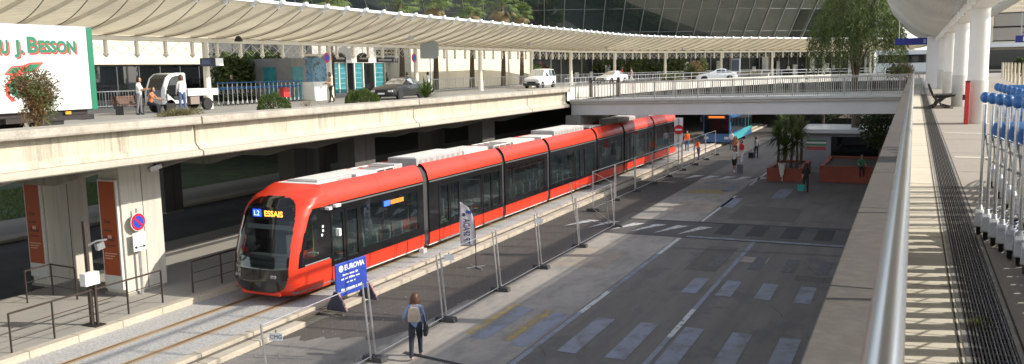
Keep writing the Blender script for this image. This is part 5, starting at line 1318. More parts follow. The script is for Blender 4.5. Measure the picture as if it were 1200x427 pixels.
def plpos(px): q = onx(px, 130, PX); return (PX, q.y, PZ)
bush('planter_shrub', 'tall sparse reddish-green shrub in front of the box truck', plpos(42), (.6, .88, .92), 3000, .11, .035, [G_OLIVE, G_RED], 12)
def dome(label, p, r, n, L, W, mats):
    t = thing('round_bush', label, 'bush', p); s = MB()
    for i in range(7):
        a = R_(0, 6.28); s.tube([(0, 0, 0), (cos(a)*r[0]*.5, sin(a)*r[1]*.5, r[2]*.7)], [.02, .008], 5)
    s.build('stems', BARK, t)
    for m_ in mats:
        b = MB()
        for i in range(n):
            v = rnd_unit().normalized(); v.z = abs(v.z); k_ = (.78+.22*random.random())*(1+.10*sin(v.x*7+v.y*5)); q = Vector((v.x*r[0]*k_, v.y*r[1]*k_, v.z*r[2]*k_)); leafquad(b, q, L*R_(.6, 1.2), W*R_(.7, 1.2), (v+rnd_unit()*.9).normalized())
        b.build('foliage', m_, t, fix=False)
    return t
b = bush('planter_weeds', 'low straggly grass and weeds in the planter below the utility truck', plpos(211), (.3, 1.15, .13), 900, .15, .02, [G_OLIVE, G_DRY], 4, 'weeds')
dome('clipped round green bush in the planter left of the walking man', plpos(320), (.55, .66, .62), 3800, .07, .04, [G_MID])
dome('wide low green bush in the planter right of the walking man', plpos(424), (.55, 1.05, .60), 3000, .075, .042, [G_MID, G_BUSH])
# spiky plant beside the black car
def spiky(name, label, p, n, L, W, m_, trunk=0, cat='plant', up=.2, group=None):
    t = thing(name, label, cat, p, 0, group)
    if trunk: MB().tube([(0, 0, 0), (R_(-.1, .1), R_(-.1, .1), trunk*.5), (0, 0, trunk)], [.11, .08, .07], 7).build('trunk', BARK, t)
    b = MB()
    for i in range(n):
        a = R_(0, 6.28); el = R_(up-.5, 1.5); d = Vector((cos(a)*cos(el), sin(a)*cos(el), sin(el))); s = Vector((-sin(a), cos(a), 0))*W/2
        c = Vector((0, 0, trunk)); l = L*R_(.7, 1.1); m1 = c+d*l*.55; e = c+d*l+Vector((0, 0, -.12*l*(1-el/1.6)))
        b.add([c-s*.6, c+s*.6, m1+s, m1-s], [(0, 1, 2, 3)]); b.add([m1-s, m1+s, e], [(0, 1, 2)])
    b.build('leaves', m_, t, fix=False); return t
q = plpos(500); spiky('yucca', 'spiky green plant in the planter in front of the black car', (q[0], q[1], 6.2), 170, 1.15, .06, G_MID, .12)
bush('planter_shrub', 'thin dry grass in the planter beside the clipped round bush', plpos(362), (.25, .8, .12), 160, .2, .012, [G_DRY], 3)
# dark hedge behind the left trolleys
def hedge(label, p0, p1, h, dp, n, L, mats, name='hedge'):
    p0, p1 = Vector(p0), Vector(p1); d = (p1-p0); t = thing(name, label, 'hedge', p0); s = MB()
    for i in range(int(d.length/.7)+1):
        q = d*(i/max(1, int(d.length/.7))); s.tube([(q.x, q.y, 0), (q.x+R_(-.1, .1), q.y, h*.8)], .04, 5)
    s.build('stems', BARK, t)
    for m_ in mats:
        b = MB()
        for i in range(n):
            u = random.random(); hh = h*(.82+.18*sin(u*17)+.1*sin(u*41)); q = d*u+Vector((R_(-dp, dp), R_(-dp, dp), hh*random.random()**.75)); leafquad(b, q, L*R_(.6, 1.2), L*.45)
        b.build('foliage', m_, t, fix=False)
    return t
qa, qb = onx(262, 110, -43), onx(352, 112, -43)
hedge('dark tall hedge behind the left luggage trolleys', (-43, qa.y, DZ), (-43, qb.y-2, DZ), 3.3, .8, 7000, .34, [G_DARK, G_BUSH])
# fan palms behind the canopy
def palm(label, px, top, X=-42.0, cr=2.2, dead=True):
    q = onx(px, top, X); zt = q.z; t = thing('fan_palm', label, 'palm tree', (X, q.y, DZ), 0, 'fan palms behind the long canopy'); h = zt-DZ
    MB().tube([(0, 0, 0), (.1, 0, h*.5), (0, 0, h)], [.3, .2, .18], 10).build('trunk', BARK, t)
    def fans(n, e0, e1, m_, nm, Ls, kz=1.0):
        b = MB()
        for i in range(n):
            a = R_(0, 6.28); el = R_(e0, e1); d = Vector((cos(a)*cos(el), sin(a)*cos(el), sin(el))); side = Vector((-sin(a), cos(a), 0)); up = side.cross(d)
            st_ = Vector((0, 0, h)); hub = st_+d*cr*R_(.45, .65)
            b.bar(st_, hub, .03, .02)
            for k in range(13):
                f = -1.25+2.5*k/12; dd_ = (d*cos(f)+side*sin(f)).normalized(); l = Ls*R_(.8, 1.05)*(1-.18*abs(f)); w_ = .055
                s = dd_.cross(up).normalized()*w_; m1 = hub+dd_*l*.6; e = hub+dd_*l+Vector((0, 0, -.38*l))
                b.add([hub, m1-s, e, m1+s], [(0, 1, 2, 3)])
        b.build(nm, m_, t, fix=False)
    fans(36, -.3, 1.45, G_PALM, 'crown', 1.15)
    if dead: fans(26, -1.5, -.55, G_DRY, 'dead_skirt', .9)
    return t
random.seed(9)
for i, (px, top, l) in enumerate(((384, 2, 'fan palm at the left end of the palm row, half hidden by the canopy'), (468, 6, 'fan palm with pale dead fronds, second from left'), (508, 3, 'fan palm with a long dead skirt in the middle of the row'), (551, 12, 'fan palm second from right over the cream wall'), (588, 6, 'tall fan palm at the right end of the palm row'))): palm(l, px, top)
for px, l in ((610, 'small fan palm beside the glass terminal'),): palm(l, px, 16, -43, 1.4)
# leafy planting under the canopy beyond the cream wall
random.seed(12)
def bigleaf(label, p, n, L, W, m_, name='leafy_plant', trunk=.2):
    t = thing(name, label, 'plant', p, 0, 'leafy plants under the far canopy'); b = MB(); s = MB()
    for i in range(n):
        a = R_(0, 6.28); el = R_(.2, 1.4); l = L*R_(.6, 1.1); d = Vector((cos(a)*cos(el), sin(a)*cos(el), sin(el))); c = d*l*.35; e = c+d*l; sd = Vector((-sin(a), cos(a), 0))*W*R_(.7, 1.1); mm = c+d*l*.5+Vector((0, 0, .08*l)); e.z -= .25*l
        b.add([c, mm-sd, e, mm+sd], [(0, 1, 2, 3)]); s.bar((0, 0, 0), c, .03, .03)
    s.build('stems', BARK, t); b.build('leaves', m_, t, fix=False)
G_BAN = Mleaf('banana_green', (.09, .15, .03), (.19, .26, .07)); G_BURG = Mleaf('burgundy_leaf', (.09, .03, .025), (.16, .06, .05))
for i, (px, Y, m_, l) in enumerate(((604, 101, G_BAN, 'leafy bright green plant beside the white van'), (622, 106, G_BAN, 'broad-leaved green plant behind the white van'), (637, 110, G_BURG, 'burgundy-leaved shrub right of the white van'), (652, 110, G_BAN, 'bright green plant between two canopy posts right of the van'), (690, 118, G_BUSH, 'dark green shrub behind the railing left of the white car'), (712, 120, G_BAN, 'green plant behind the white car'))):
    q = ony(px, 88, Y); bigleaf(l, (q.x, Y, DZ), 46, 2.6, .38, m_)
t = None
hedge('dark planting strip under the far canopy behind the railing', (-37.5, 108, DZ), (-30, 122, DZ), 3.0, 1.2, 1500, .5, [G_DARK, G_BUSH], 'planting_strip')
for px, Y, r, m_, l in ((787, 96, (1.5, 1.5, .7), [G_OLIVE], 'low yellow-green bush by the far white wall'), (812, 98, (1.3, 1.3, 1.2), [G_RED, G_OLIVE], 'tall reddish bush beside the half-hidden white car'), (822, 100, (.7, .7, 1.7), [G_OLIVE], 'upright light green bush over the reddish bush'), (852, 108, (1.2, 1.2, .6), [G_BUSH], 'low dark bush right of the half-hidden white car'), (880, 112, (1.8, 1.4, .5), [G_OLIVE, G_RED], 'low wide bush in the far planter trough')):
    q = ony(px, 92, Y); bush('far_bush', l, (q.x, Y, DZ), r, 900, .28, .12, m_, 5)
q = ony(884, 92, 113); prop('planter_trough', 'pale planter trough under the low wide far bush', 'planter', (q.x-.2, 111.4, DZ), [('box', MB().bx(-2.2, 2.2, -.5, .5, 0, .7), CONC), ('rim', MB().bx(-2.3, 2.3, -.6, .6, .7, .8), CAPC)])
# weeping tree beyond the bridge
random.seed(77)
tr = thing('weeping_tree', 'big feathery drooping green tree rising beside the footbridge', 'tree', (-3.9, 68, 0))
tk_ = MB(); tk_.tube([(0, 0, 0), (.1, 0, 3), (-.05, .1, 6), (.1, 0, 8.5)], [.34, .28, .24, .16], 10)
limbs = []
for i in range(16):
    a = 2*pi*i/16+R_(-.2, .2); z0 = R_(5.5, 8.5); r = R_(1.3, 2.7); z1 = R_(9, 14.2); e = (cos(a)*r, sin(a)*r, z1); limbs.append(e); tk_.tube([(0, 0, z0), (cos(a)*r*.4, sin(a)*r*.4, (z0+z1)/2+.8), e], [.10, .06, .025], 6)
tk_.build('trunk', BARK, tr)
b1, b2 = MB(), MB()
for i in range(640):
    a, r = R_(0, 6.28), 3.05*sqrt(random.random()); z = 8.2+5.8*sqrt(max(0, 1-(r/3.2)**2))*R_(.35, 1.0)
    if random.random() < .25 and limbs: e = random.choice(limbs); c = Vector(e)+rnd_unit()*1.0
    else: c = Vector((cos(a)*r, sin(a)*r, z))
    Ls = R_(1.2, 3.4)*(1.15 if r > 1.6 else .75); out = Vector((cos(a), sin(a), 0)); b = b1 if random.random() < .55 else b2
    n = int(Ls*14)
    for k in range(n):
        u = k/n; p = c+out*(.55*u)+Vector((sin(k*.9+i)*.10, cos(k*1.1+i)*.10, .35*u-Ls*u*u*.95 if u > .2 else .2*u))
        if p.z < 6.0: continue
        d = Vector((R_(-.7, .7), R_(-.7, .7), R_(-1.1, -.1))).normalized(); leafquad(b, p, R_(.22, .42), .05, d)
b1.build('crown', Mleaf('willow_green', (.07, .11, .025), (.16, .20, .06)), tr, fix=False); b2.build('crown_dark_leaves', Mleaf('willow_dark', (.045, .07, .02), (.10, .13, .04)), tr, fix=False)  # second, darker leaf tone, mixed in at random strand by strand
# dark trees and shrubs at street level beyond the bridge
def round_tree(label, x, y, h, r, n, m_, L=.3, z=0):
    t = thing('street_tree', label, 'tree', (x, y, z), 0, 'dark trees at street level beyond the bridge'); s = MB(); s.tube([(0, 0, 0), (.1, 0, h*.4), (0, 0, h*.75)], [.22, .16, .08], 8)
    for i in range(7): a = R_(0, 6.28); s.tube([(0, 0, h*.35), (cos(a)*r*.4, sin(a)*r*.4, h*.6), (cos(a)*r*.75, sin(a)*r*.75, h*.75)], [.08, .05, .02], 5)
    s.build('trunk', BARK, t)
    b = MB()
    for j in range(14):
        v = rnd_unit(); blob_leaves(b, (v.x*r*.7, v.y*r*.7, h*.66+v.z*h*.28), (r*.42, r*.42, h*.18), n//14, L, L*.45, .05, .2)
    b.build('crown', m_, t, fix=False)
random.seed(15)
for i, (x, y, h, r, l) in enumerate(((-12.5, 97, 5.2, 2.6, 'dark tree left of the row beyond the bridge, behind the planter'), (-9, 100, 5.4, 2.8, 'dark tree behind the palm planter'), (-5.2, 96, 5.2, 2.6, 'dark tree behind the kiosk roof'), (-1.6, 92, 5.2, 2.6, 'dark tree nearest the deck wall, behind the kiosk'), (-1.9, 63.0, 5.0, 1.5, 'dark tree inside the red walled bed in front of the kiosk'))): round_tree(l, x, y, h, r, 1500, G_DARK)
# red-brown walls, planter with yuccas and the kiosk
REDW = M('red_brown_wall', (.25, .065, .042), .8, 0, (1.2, .18))
def wallbox(name, label, cat, x0, x1, y0, y1, h, th=.25):
    t = thing(name, label, cat, ((x0+x1)/2, (y0+y1)/2, 0)); w_, d = (x1-x0)/2, (y1-y0)/2
    MB().bx(-w_, w_, -d, -d+th, 0, h).bx(-w_, w_, d-th, d, 0, h).bx(-w_, -w_+th, -d+th, d-th, 0, h).bx(w_-th, w_, -d+th, d-th, 0, h).build('wall', REDW, t)
    MB().bx(-w_+th, w_-th, -d+th, d-th, 0, h-.15).build('soil', M('bed_soil', (.05, .042, .032), .95, 0, (3, .3)), t); return t
wallbox('palm_planter', 'red-brown walled planter full of spiky palms beside the road', 'planter', -8.55, -6.35, 57.6, 63.0, .85)
wallbox('walled_bed', 'low red-brown walled bed in front of the grey kiosk', 'planter', -5.3, -1.0, 58.0, 64.6, 1.05)
random.seed(19)
for i, (x, y, h, l) in enumerate(((-8.0, 58.6, 2.1, 'yucca at the near left corner of the red planter'), (-7.3, 59.6, 2.9, 'tallest yucca in the red planter'), (-6.8, 58.4, 1.9, 'yucca at the near right corner of the red planter'), (-7.9, 61.2, 2.7, 'yucca at the far left of the red planter'), (-6.9, 61.8, 2.4, 'yucca at the far right of the red planter'), (-7.5, 58.2, 1.5, 'short yucca at the front of the red planter'))):
    spiky('yucca', l, (x, y, .7), 150, 1.25, .075, [G_MID, G_OLIVE, G_BUSH][i % 3], h, up=-.2, group='yuccas in the red planter')
q = onz(915, 207, .0); prop('white_bin', 'small pale litter bag on a ring in front of the red planter', 'litter bin', (-7.55, 57.2, 0), [('bag', MB().lathe([(.05, .35), (.12, .5), (.2, 1.0), (.24, 1.2)], 10), M('bag_pale', (.6, .6, .58), .5)), ('ring', MB().lathe([(.25, 1.2), (.27, 1.22), (.25, 1.25)], 12), STEEL), ('pole', MB().tube([(0, .27, 0), (0, .27, 1.25)], .03, 6), STEEL)])
ki = thing('kiosk', 'grey kiosk with a white roof and dark window strip behind the red walls', 'kiosk', (-4.4, 66, 0))
KG = M('kiosk_grey', (.26, .28, .30), .6, 0, (.7, .08))
MB().bx(-3.1, 3.3, 0, 5, 0, 2.55).build('wall', KG, ki); MB().bx(-3.25, 3.5, -.35, 5.3, 2.56, 2.86).build('roof', TW, ki, bevel=.02)
MB().bx(-.9, 3.2, -.02, -.002, .9, 2.3).build('window', CGLASS, ki)
b = MB()
for k_, (z, m_) in enumerate(((1.95, 0), (1.8, 1), (1.65, 0), (1.45, 2), (1.32, 2))): b.bx(-2.6, -1.25, -.012, -.002, z, z+.09, m_)
b.build('coloured_stripes', [M('stripe_green', (.05, .25, .08), .6), WHITE, M('stripe_red', (.45, .04, .03), .6)], ki)
# ================================================================== LEFT DECK TROLLEYS AND BENCH
qa, qb = onx(262, 121, -37.2), onx(350, 118, -37.2)
for i in range(18):
    f = i/17; p = Vector((-37.2, qa.y+(qb.y-qa.y)*f, DZ)); 
    lab = (ORD[i] + ' trolley from the left end of the blue-handled row on the upper road') if i else 'leftmost trolley of the blue-handled row on the upper road'
    dup(tr0, p, radians(35), lab, 'luggage trolleys in the row on the upper road')
q = onx(330, 116, -37.0); prop('red_case', 'red box hanging among the left trolleys', 'box', (-36.7, q.y, DZ+.35), [('box', MB().bx(-.15, .15, -.3, .3, 0, .6), M('case_red', (.5, .03, .03), .4)), ('handle', MB().bx(-.02, .02, -.1, .1, .6, .66), BLACK)])
q = onx(152, 122, -34.6); t = thing('park_bench', 'brown slatted bench beside the sitting people near the box truck', 'bench', (-34.6, q.y, DZ))
WOOD = M('bench_wood', (.14, .08, .055), .7, 0, (7, .3), (1, .1, 1))
b = MB(); c = MB()
for k in range(4): b.bx(-.22+.12*k, -.13+.12*k, -.8, .8, .42, .46); 
for k in range(4): c.bx(-.30-.02*k, -.26-.02*k, -.8, .8, .52+.1*k, .60+.1*k)
b.build('seat', WOOD, t); c.build('backrest', WOOD, t)
for yy in (-.6, .6): MB().bx(-.25, .2, yy-.04, yy+.04, 0, .42).bx(-.36, -.24, yy-.04, yy+.04, .3, .9).build('leg', DKMET, t)
# wooden posts and distant bits on the far right
BOLL = M('post_cream', (.56, .50, .38), .7, 0, (3, .12))
for i in range(7):
    x = 6.35+.16*i; y = 64+4.4*i
    t = thing('timber_post', (ORD[i] if i else 'nearest') + ' pale timber post of the row on the far right walkway', 'bollard', (x, y, RZ), 0, 'timber posts on the right walkway')
    MB().lathe([(.085, 0), (.085, 1.4)], 10).build('post', BOLL, t); MB().lathe([(.085, 1.401), (.07, 1.47), (.0, 1.49)], 10).build('cap', CAPC, t)
for i, (z, w_, lab) in enumerate(((ony(1180, 23.5, 50).z, 2.6, 'grey framed sign box hanging under the far right canopy, upper one'), (ony(1180, 40, 50).z, 2.6, 'grey sign box under the far right canopy, lower one'))):
    t = thing('sign_box', lab, 'sign', (ony(1164, 33, 50).x+1.62, 50, z)); MB().bx(-1.6, 2.4, -.15, .15, -.33, .33).build('box', M('signbox_grey', (.38, .36, .33), .6, 0, (1, .06)), t, bevel=.02)
    f = MB()
    for zz in (-.34, .34): f.bx(-1.62, 2.42, -.17, .17, zz-.025, zz+.025)
    f.build('frame', DKMET, t); MB().ob((-.2, -.16, 0), (.28, .01, .05), (0, .5, 0)).ob((.15, -.16, -.02), (.5, .01, .04)).build('pictogram', DKMET, t)
    MB().bx(-1.4, -1.35, -.03, .03, .36, 1.5 if i == 0 else .42).build('hanger', STEEL, t)
t = thing('small_blue_sign', 'small blue direction sign hanging at the far right edge', 'sign', (ony(1190, 46, 46).x+1.1, 46, ony(1190, 46, 46).z)); MB().bx(-1.1, 1.5, -.06, .06, -.16, .16).build('board', MC['airport_blue'], t, bevel=.01); MB().bx(-.8, -.55, -.066, -.061, -.1, .1).bx(-.4, -.1, -.066, -.061, -.1, .1).build('pictogram', LETW, t); MB().bx(-.9, -.86, -.02, .02, .16, 1.2).build('hanger', STEEL, t)
b2_ = thing('far_terminal', 'low pale building with a white canopy far behind the right walkway', 'building', (30, 120, RZ))
MB().bx(-22, 40, 30, 44, 0, 8.5).build('wall', WALLC, b2_); MB().bx(-22, 40, 28, 30, 3.6, 4.2).build('canopy_edge', WHITE, b2_)
MB().bx(-21, 40, 29.9, 29.99, .3, 3.2).build('glazing', FGLASS, b2_)
t = thing('side_canopy', 'pale slatted canopy on the far right behind the sign boxes', 'canopy', (6, 40, RZ))
b = MB()
for i in range(30): x = -.4+.28*i; b.ob((x, 37, 5.3+.012*i*i*.25), (.24, 50, .03), (0, -.006*i*.5, 0))
b.build('slats', SLT, t)
for yy in range(0, 50, 5): MB().bx(-.5, 8.2, yy+13-.06, yy+13+.06, 5.1, 5.25).build('rib', WHITE, t)
for yy in (26, 38, 50, 60): MB().lathe([(.14, 0), (.13, 5.15)], 12, (5.5, yy, 0)).build('post', WCOL, t)
random.seed(23)
for i, (x, y, l) in enumerate(((9.5, 98, 'dark bush left of the pair on the far right pavement'), (11.6, 104, 'dark bush right of the pair on the far right pavement'))): bush('far_shrub', l, (x, y, RZ), (.9, .9, 1.1), 700, .3, .12, [G_DARK], 5)
bush('flowering_shrub', 'dark shrub with reddish leaves by the bridge end near the blue sign', (-1.2, 92, 5.6), (1.4, 1.4, 1.1), 900, .22, .1, [G_DARK, G_RED], 5)
car('parked_car', 'dark parked car on the far right road beyond the timber posts', 'car', (11.6, 112, RZ), .3, SED, .92, BLKP, (-1.38, 1.42), .33)
# ================================================================== PEOPLE
SKIN = M('skin', (.42, .24, .16), .55); SKIN2 = M('skin_dark', (.20, .11, .07), .55)
def cloth(n, c): return M('cloth_'+n, c, .85, 0, (7, .12))
C_ = {'denim': cloth('denim', (.21, .29, .46)), 'navy': cloth('navy', (.018, .02, .032)), 'black': cloth('black', (.014, .014, .016)), 'white': cloth('white', (.68, .68, .68)), 'grey': cloth('grey', (.16, .16, .17)), 'orange': ORNG, 'red': cloth('red', (.55, .03, .045)), 'jeans': cloth('jeans', (.07, .10, .19)), 'tan': cloth('tan', (.50, .40, .30)), 'green': cloth('green', (.05, .22, .12)), 'beige': cloth('beige', (.50, .40, .31)), 'pink': cloth('pink', (.6, .47, .45)), 'brown': cloth('brown', (.10, .055, .035)), 'rust': cloth('rust', (.45, .17, .08))}
HAIRB = M('hair_brown', (.085, .035, .018), .5, 0, (30, .35), (1, 1, .2)); HAIRD = M('hair_dark', (.015, .012, .010), .5)
def person(label, loc, rz, top, trousers, shoes='black', legs=((.3, .1), (-.25, .35)), arms=((-.3, .25), (.3, .3)), sleeve=True, hair=HAIRD, long_hair=False, k=1.0, lean=0, skin=SKIN, sit=False, shorts=False, abd=(.12, .12), headturn=0, group=None, sit_h=.47, bulk=1.12):
    t = thing('person', label, 'person', loc, rz, group); t.scale = (k, k, k)
    V, E, Rr, seg = [], [], [], []
    def v(p, r, par=None, m=0):
        V.append(Vector(p)); Rr.append(r*bulk)
        if par is not None: E.append((par, len(V)-1)); seg.append((par, len(V)-1, m))
        return len(V)-1
    hz = (sit_h+.05) if sit else .94
    def L(y, z):  # lean of the upper body about the hips
        return (y*cos(lean)+(z-hz)*sin(lean), hz+(z-hz)*cos(lean)-y*sin(lean))
    def up(x, y, z): yy, zz = L(y, z if not sit else z-.94+hz); return (x, yy, zz)
    pel = v((0, 0, hz), .125)
    wa = v(up(0, .0, 1.08), .112, pel, 1); ch = v(up(0, .015, 1.27), .125, wa, 1); nb = v(up(0, .0, 1.43), .075, ch, 1); nk = v(up(0, .015, 1.52), .052, nb, 2); hd = v(up(0, .03, 1.58), .055, nk, 2)
    hands = []
    for s, (a, b), ab in ((-1, arms[0], abd[0]), (1, arms[1], abd[1])):
        sx, sy, sz = up(s*.165, 0, 1.385); sh = v((sx, sy, sz), .058, nb, 1)
        e = Vector((sx+s*.29*sin(ab), sy+.28*sin(a)*cos(ab), sz-.28*cos(a)*cos(ab))); el = v(e, .044, sh, 1)
        w_ = e+Vector((s*.06*sin(ab), .245*sin(a+b), -.245*cos(a+b))); wr_ = v(w_, .03, el, 1 if sleeve else 2)
        d = (w_-e).normalized(); hn = v(w_+d*.07, .034, wr_, 2); hands.append((w_+d*.06, d, s))
    for s, (a, b) in ((-1, legs[0]), (1, legs[1])):
        hp = v((s*.088, 0, hz-.04), .092, pel, 3)
        kn = Vector((s*.095, .43*sin(a), hz-.04-.43*cos(a))); ki_ = v(kn, .06, hp, 3)
        an = kn+Vector((0, .42*sin(a-b), -.42*cos(a-b))); ai = v(an, .042, ki_, 2 if shorts else 3)
        f = Vector((0, cos(a-b), sin(a-b)*.7)) if abs(a-b) > .35 and not sit else Vector((0, 1, -.12))
        v(an+Vector((0, -.03, -.035)), .042, ai, 4); v(an+f.normalized()*.16+Vector((0, 0, -.035)), .034, ai, 4)
    bm = bmesh.new(); sk_ = bm.verts.layers.skin.verify(); bv = [bm.verts.new(p) for p in V]
    for i, q in enumerate(bv): q[sk_].radius = (Rr[i]*(1.25 if i in (wa, ch) else 1.0), Rr[i]*(.9 if i in (wa, ch) else 1)); q[sk_].use_root = (i == pel)
    for a, b in E: bm.edges.new((bv[a], bv[b]))
    me = bpy.data.meshes.new('tmp'); bm.to_mesh(me); bm.free(); o = bpy.data.objects.new('tmp', me); COL.objects.link(o)
    o.modifiers.new('s', 'SKIN').use_smooth_shade = True; ss = o.modifiers.new('d', 'SUBSURF'); ss.levels = 1
    dg = bpy.context.evaluated_depsgraph_get(); ev = bpy.data.meshes.new_from_object(o.evaluated_get(dg)); bpy.data.objects.remove(o)
    b = MB(); b.v = [tuple(q.co) for q in ev.vertices]; b.f = [tuple(p.vertices) for p in ev.polygons]
    for f in b.f:
        c = sum((Vector(b.v[i]) for i in f), Vector())/len(f); best = (9, 1)
        for i, j, m in seg:
            p, q = V[i], V[j]; d = q-p; u = max(0, min(1, (c-p).dot(d)/max(1e-6, d.dot(d)))); ds = (c-p-d*u).length-.5*(Rr[i]+(Rr[j]-Rr[i])*u)
            if ds < best[0]: best = (ds, m)
        m = best[1]; b.m.append({1: 0, 2: 1, 3: 2, 4: 3}[m])
    hx, hy, hzz = V[hd]; hc = Vector((0, hy+.02, hzz+.055)); hr = Matrix.Rotation(headturn, 3, 'Z')
    def hp_(x, y, z): return hc+hr @ Vector((x, y, z))
    b.ball(hc, (.076, .094, .118), 12, 1); b.ball(hp_(0, .095, -.008), (.014, .022, .022), 6, 1); b.ball(hp_(0, .07, -.075), (.045, .035, .03), 8, 1)
    for s in (-1, 1): b.ball(hp_(s*.078, -.005, -.005), (.012, .022, .032), 6, 1); b.ball(hp_(s*.032, .085, .018), (.014, .01, .009), 6, 4)
    b.ball(hp_(0, .092, -.052), (.024, .008, .007), 6, 5)
    for w_, d, s in hands:    # fingers and thumb
        side = Vector((0, 1, 0)) if abs(d.y) < .8 else Vector((0, 0, 1)); side = (side-d*side.dot(d)).normalized(); curl = Vector((-s, 0, 0))
        for q, ln in ((-.024, .062), (-.008, .074), (.008, .070), (.024, .055)):
            p0 = w_+side*q; b.tube([p0, p0+d*ln*.55, p0+d*ln*.85+curl*.022, p0+d*ln*.9+curl*.04], [.009, .0085, .008, .006], 6, 1)
        p0 = w_-d*.02+side*.03; b.tube([p0, p0+side*.022+d*.025+curl*.01, p0+side*.02+d*.05+curl*.022], [.010, .009, .007], 6, 1)
    bo_ = b.build('body', [C_[top], skin, C_[trousers], C_[shoes], BLACK, M('lips', (.35, .13, .11), .5)], t, smooth=True, fix=False)
    hb = MB(); rows = []
    for i in range(9):
        z = .128-.03*i if not long_hair else .128-.046*i; ring = []
        rr = sqrt(max(.0, 1-(min(1, abs(z)/.135))**2)) if z > 0 else 1
        wv = (.02*sin(i*1.7) if long_hair else 0)
        for j in range(15):
            a = radians((215 if i > 1 else 300)*(j/14-.5))-pi/2
            ring.append(hp_(cos(a)*(.088*rr+.004+(.012*i*.5 if long_hair and z < 0 else 0))+wv*.3, sin(a)*(.104*rr+.004), z))
        rows.append(ring)
    hb.grid(rows); ho = hb.build('hair', hair, bo_, smooth=True); sm = ho.modifiers.new('thickness', 'SOLIDIFY'); sm.thickness = .022; sm.offset = 1
    bo_.parent = t
    return t
rnd = random.Random(4)
# the walking woman, her backpack and bag
W0 = onz(488, 419.5, .01); WR = radians(24)
person('woman walking away in a blue denim jacket and dark trousers with long brown hair', W0, WR, 'denim', 'navy', 'pink', ((-.30, .12), (.36, .30)), ((-.2, 1.1), (.1, .35)), True, HAIRB, True, 1.0, .04, abd=(.45, .2), bulk=1.28)
def off(p, rz, x, y, z): return Vector((p.x+x*cos(rz)-y*sin(rz), p.y+x*sin(rz)+y*cos(rz), p.z+z))
t = thing('backpack', 'beige backpack on the back of the walking woman', 'backpack', off(W0, WR, 0, -.185, 1.05), WR)
b = MB(); b.grid([[(.155*cx1, yy+.0*cx1, zz) for cx1, yy in ((-1, .06), (-1, -.03), (-.75, -.09), (.75, -.09), (1, -.03), (1, .06))] for zz in (.0, .06, .22, .32)]); b.add([(-.155, .06, 0), (-.155, -.03, 0), (-.116, -.09, 0), (.116, -.09, 0), (.155, -.03, 0), (.155, .06, 0)], [(0, 1, 2, 3, 4, 5)])
b = MB().prism([(-.15, 0), (.15, 0), (.16, .18), (.14, .34), (.08, .40), (-.08, .40), (-.14, .34), (-.16, .18)], -.08, .06, 'y'); b.build('bag', C_['beige'], t, bevel=.03)
MB().prism([(-.10, .04), (.10, .04), (.11, .2), (-.11, .2)], -.115, -.07, 'y').build('pocket', M('bag_pocket', (.42, .33, .26), .8), t, bevel=.02)
for s in (-1, 1): MB().tube([(s*.1, .05, .04), (s*.17, .16, .12), (s*.15, .28, .28), (s*.1, .2, .40), (s*.08, .05, .38)], .014, 6).build('strap', C_['beige'], t)
t = thing('shoulder_bag', 'black bag hanging at the right hip of the walking woman', 'bag', off(W0, WR, .27, .02, .62), WR)
MB().prism([(-.15, 0), (.15, 0), (.17, .2), (.1, .27), (-.1, .27), (-.17, .2)], -.05, .06, 'x').build('bag', C_['black'], t, bevel=.03); MB().tube([(0, -.08, .25), (-.03, -.05, .5), (-.1, 0, .72), (-.03, .05, .5), (0, .08, .25)], .012, 6).build('strap', C_['black'], t)
# workers and travellers at the far end of the road
person('worker in an orange vest leaning towards the fence beside the far track', onz(818.5, 187, .01), radians(150), 'orange', 'jeans', 'black', ((.1, .05), (-.15, .1)), ((.5, .6), (.3, .5)), True, HAIRD, lean=.2, k=.98)
person('worker in an orange jacket standing near the no-entry sign', onz(805, 177, .2), radians(200), 'orange', 'jeans', 'black', ((.05, .05), (-.05, .05)), ((.2, .5), (.2, .4)), True, HAIRD, k=1.02)
def suitcase(label, p, rz, col, h=.62, hand=None):
    t = thing('suitcase', label, 'suitcase', p, rz)
    MB().bx(-.21, .21, -.13, .13, .06, h).build('shell', C_[col], t, bevel=.03); b = MB()
    for x in (-.12, .12): b.tube([(x, .1, h), (x, .1, h+.38)], .01, 6)
    b.tube([(-.12, .1, h+.38), (.12, .1, h+.38)], .015, 6); b.build('pull_handle', STEEL, t)
    for x in (-.16, .16): MB().lathe([(.045, -.02), (.05, 0), (.045, .02)], 10, (x, 0, .05), 0, 'x').build('wheel', RUB, t)
a = onz(860.5, 202, .01); person('traveller in a white top and dark shorts pulling a grey suitcase', a, radians(175), 'white', 'black', 'white', ((.3, .1), (-.25, .4)), ((-.1, .2), (-.35, .1)), False, HAIRB, shorts=True, k=1.0)
suitcase('grey wheeled suitcase behind the traveller in dark shorts', onz(867, 203.5, .01), .2, 'grey', .66)
person('person in a red top and white trousers among the far travellers', onz(869, 190, .01), radians(160), 'red', 'white', 'white', ((.2, .1), (-.2, .3)), ((.2, .4), (-.2, .3)), True, HAIRD, k=.98)
person('person with light brown hair and dark clothes walking behind the one in the red top', onz(861.5, 184, .01), radians(190), 'rust', 'black', 'black', ((.2, .1), (-.2, .3)), ((.3, .3), (-.3, .2)), False, HAIRB, True)
person('person in a white shirt near the bus, rearmost of the travellers', onz(857, 176, .01), radians(185), 'white', 'jeans', 'black', ((.15, .1), (-.15, .2)), ((.2, .3), (-.2, .2)), False, HAIRD)
person('man in grey shirt and dark trousers standing beside a dark suitcase', onz(886, 185, .01), radians(30), 'grey', 'navy', 'black', ((.1, .05), (-.1, .1)), ((-.2, .1), (.1, .2)), True, HAIRD, k=1.0)
suitcase('dark low suitcase left of the man in grey', onz(880, 186, .01), .3, 'black', .5)
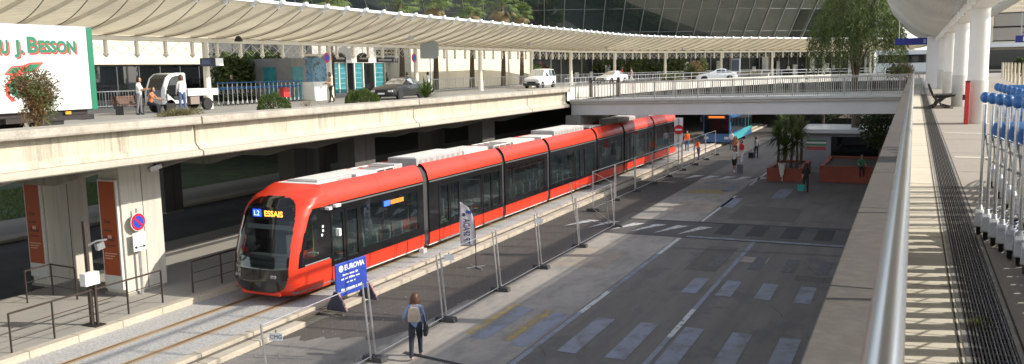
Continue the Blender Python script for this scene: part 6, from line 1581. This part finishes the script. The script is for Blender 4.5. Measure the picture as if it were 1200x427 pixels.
a = onz(944, 225, .01); person('person in dark clothes carrying a turquoise bag near the red walls', a, radians(10), 'black', 'black', 'black', ((.2, .1), (-.15, .3)), ((-.05, .1), (.2, .4)), False, HAIRD, True, k=.98)
t = thing('carrier_bag', 'turquoise carrier bag held by the person in dark clothes', 'bag', onz(938.5, 224, .18)+Vector((0, 0, 0)), .3); MB().prism([(-.17, 0), (.17, 0), (.2, .38), (-.2, .38)], -.07, .07, 'y').build('bag', M('bag_turquoise', (.02, .28, .27), .5), t, bevel=.01); MB().tube([(-.1, 0, .37), (-.05, 0, .52), (.05, 0, .52), (.1, 0, .37)], .01, 6).build('handle', BLACK, t)
person('person in a green top sitting on the edge of the low red wall', (-2.85, 57.8, .58), radians(195), 'green', 'black', 'black', ((1.45, 1.4), (1.35, 1.3)), ((.7, .6), (.7, .6)), False, HAIRD, sit=True, lean=.35)
# upper road
def at(px, X, z=DZ): q = onx(px, 115, X); return Vector((X, q.y, z))
person('man in a white T-shirt and grey trousers standing by the bench', at(163, -33.6), radians(-60), 'white', 'grey', 'black', ((.05, .05), (-.1, .1)), ((.5, 1.2), (.5, 1.3)), False, HAIRD, k=1.03)
person('person in a rust top sitting on the bench beside the utility truck', at(175, -33.9)+Vector((0, 0, .0)), radians(-70), 'rust', 'navy', 'black', ((1.45, 1.4), (1.5, 1.45)), ((.7, .7), (.8, .6)), False, HAIRD, sit=True, lean=.25)
person('worker in a white shirt and blue jeans standing at the utility truck door', at(213.5, -32.9), radians(60), 'white', 'jeans', 'black', ((.05, .05), (-.1, .1)), ((.2, .3), (.3, .5)), True, HAIRB, k=1.06)
person('man in a tan top and black trousers walking past the poster kiosk', at(388, -32.8), radians(160), 'tan', 'black', 'black', ((.2, .1), (-.2, .3)), ((.4, 1.3), (.3, 1.2)), False, HAIRD, k=1.05)
person('dark-haired person in black behind the bonnet of the black car', at(455, -34.6), radians(120), 'black', 'black', 'black', hair=HAIRD, long_hair=True)
person('person in a white top beside the blank road sign', at(502.5, -35.8), radians(100), 'white', 'jeans', 'black', hair=HAIRD)
person('man in a dark suit standing in front of the hedge behind the trolleys', at(273, -39.5), radians(200), 'black', 'black', 'black', hair=HAIRD, k=1.05)
q = ony(729, 90, 101); person('person in a red top behind the roof of the far white car', (q.x, 101, DZ), radians(120), 'red', 'red', 'black', hair=HAIRD, k=1.05)
q = ony(740, 91, 102); person('person in pale clothes right of the one in red at the far canopy', (q.x, 102, DZ), radians(120), 'pink', 'white', 'black', hair=HAIRB)
q = ony(478, 100, 55); 
person('person in dark clothes near the turquoise doors behind the black car', (q.x, 55, DZ), radians(90), 'navy', 'navy', 'black', hair=HAIRD)
q = ony(1045, 83, 104); person('dark figure standing far behind the bridge railing near the white coach', (q.x, 104+9, 5.9), radians(180), 'black', 'black', 'black', hair=HAIRD)
for i, (px, s, tp, l) in enumerate(((905, 118, 'white', 'person in white at the shop fronts right of the totem'), (836, 112, 'navy', 'person in dark blue at the shop fronts left of the totem'), (893, 121, 'red', 'person in red far off at the shop fronts'))):
    p, n = cpath(s+i*9+20); q = p-n*3; person(l, (q.x, q.y, DZ), R_(0, 6), tp, 'black', 'black', hair=HAIRD)
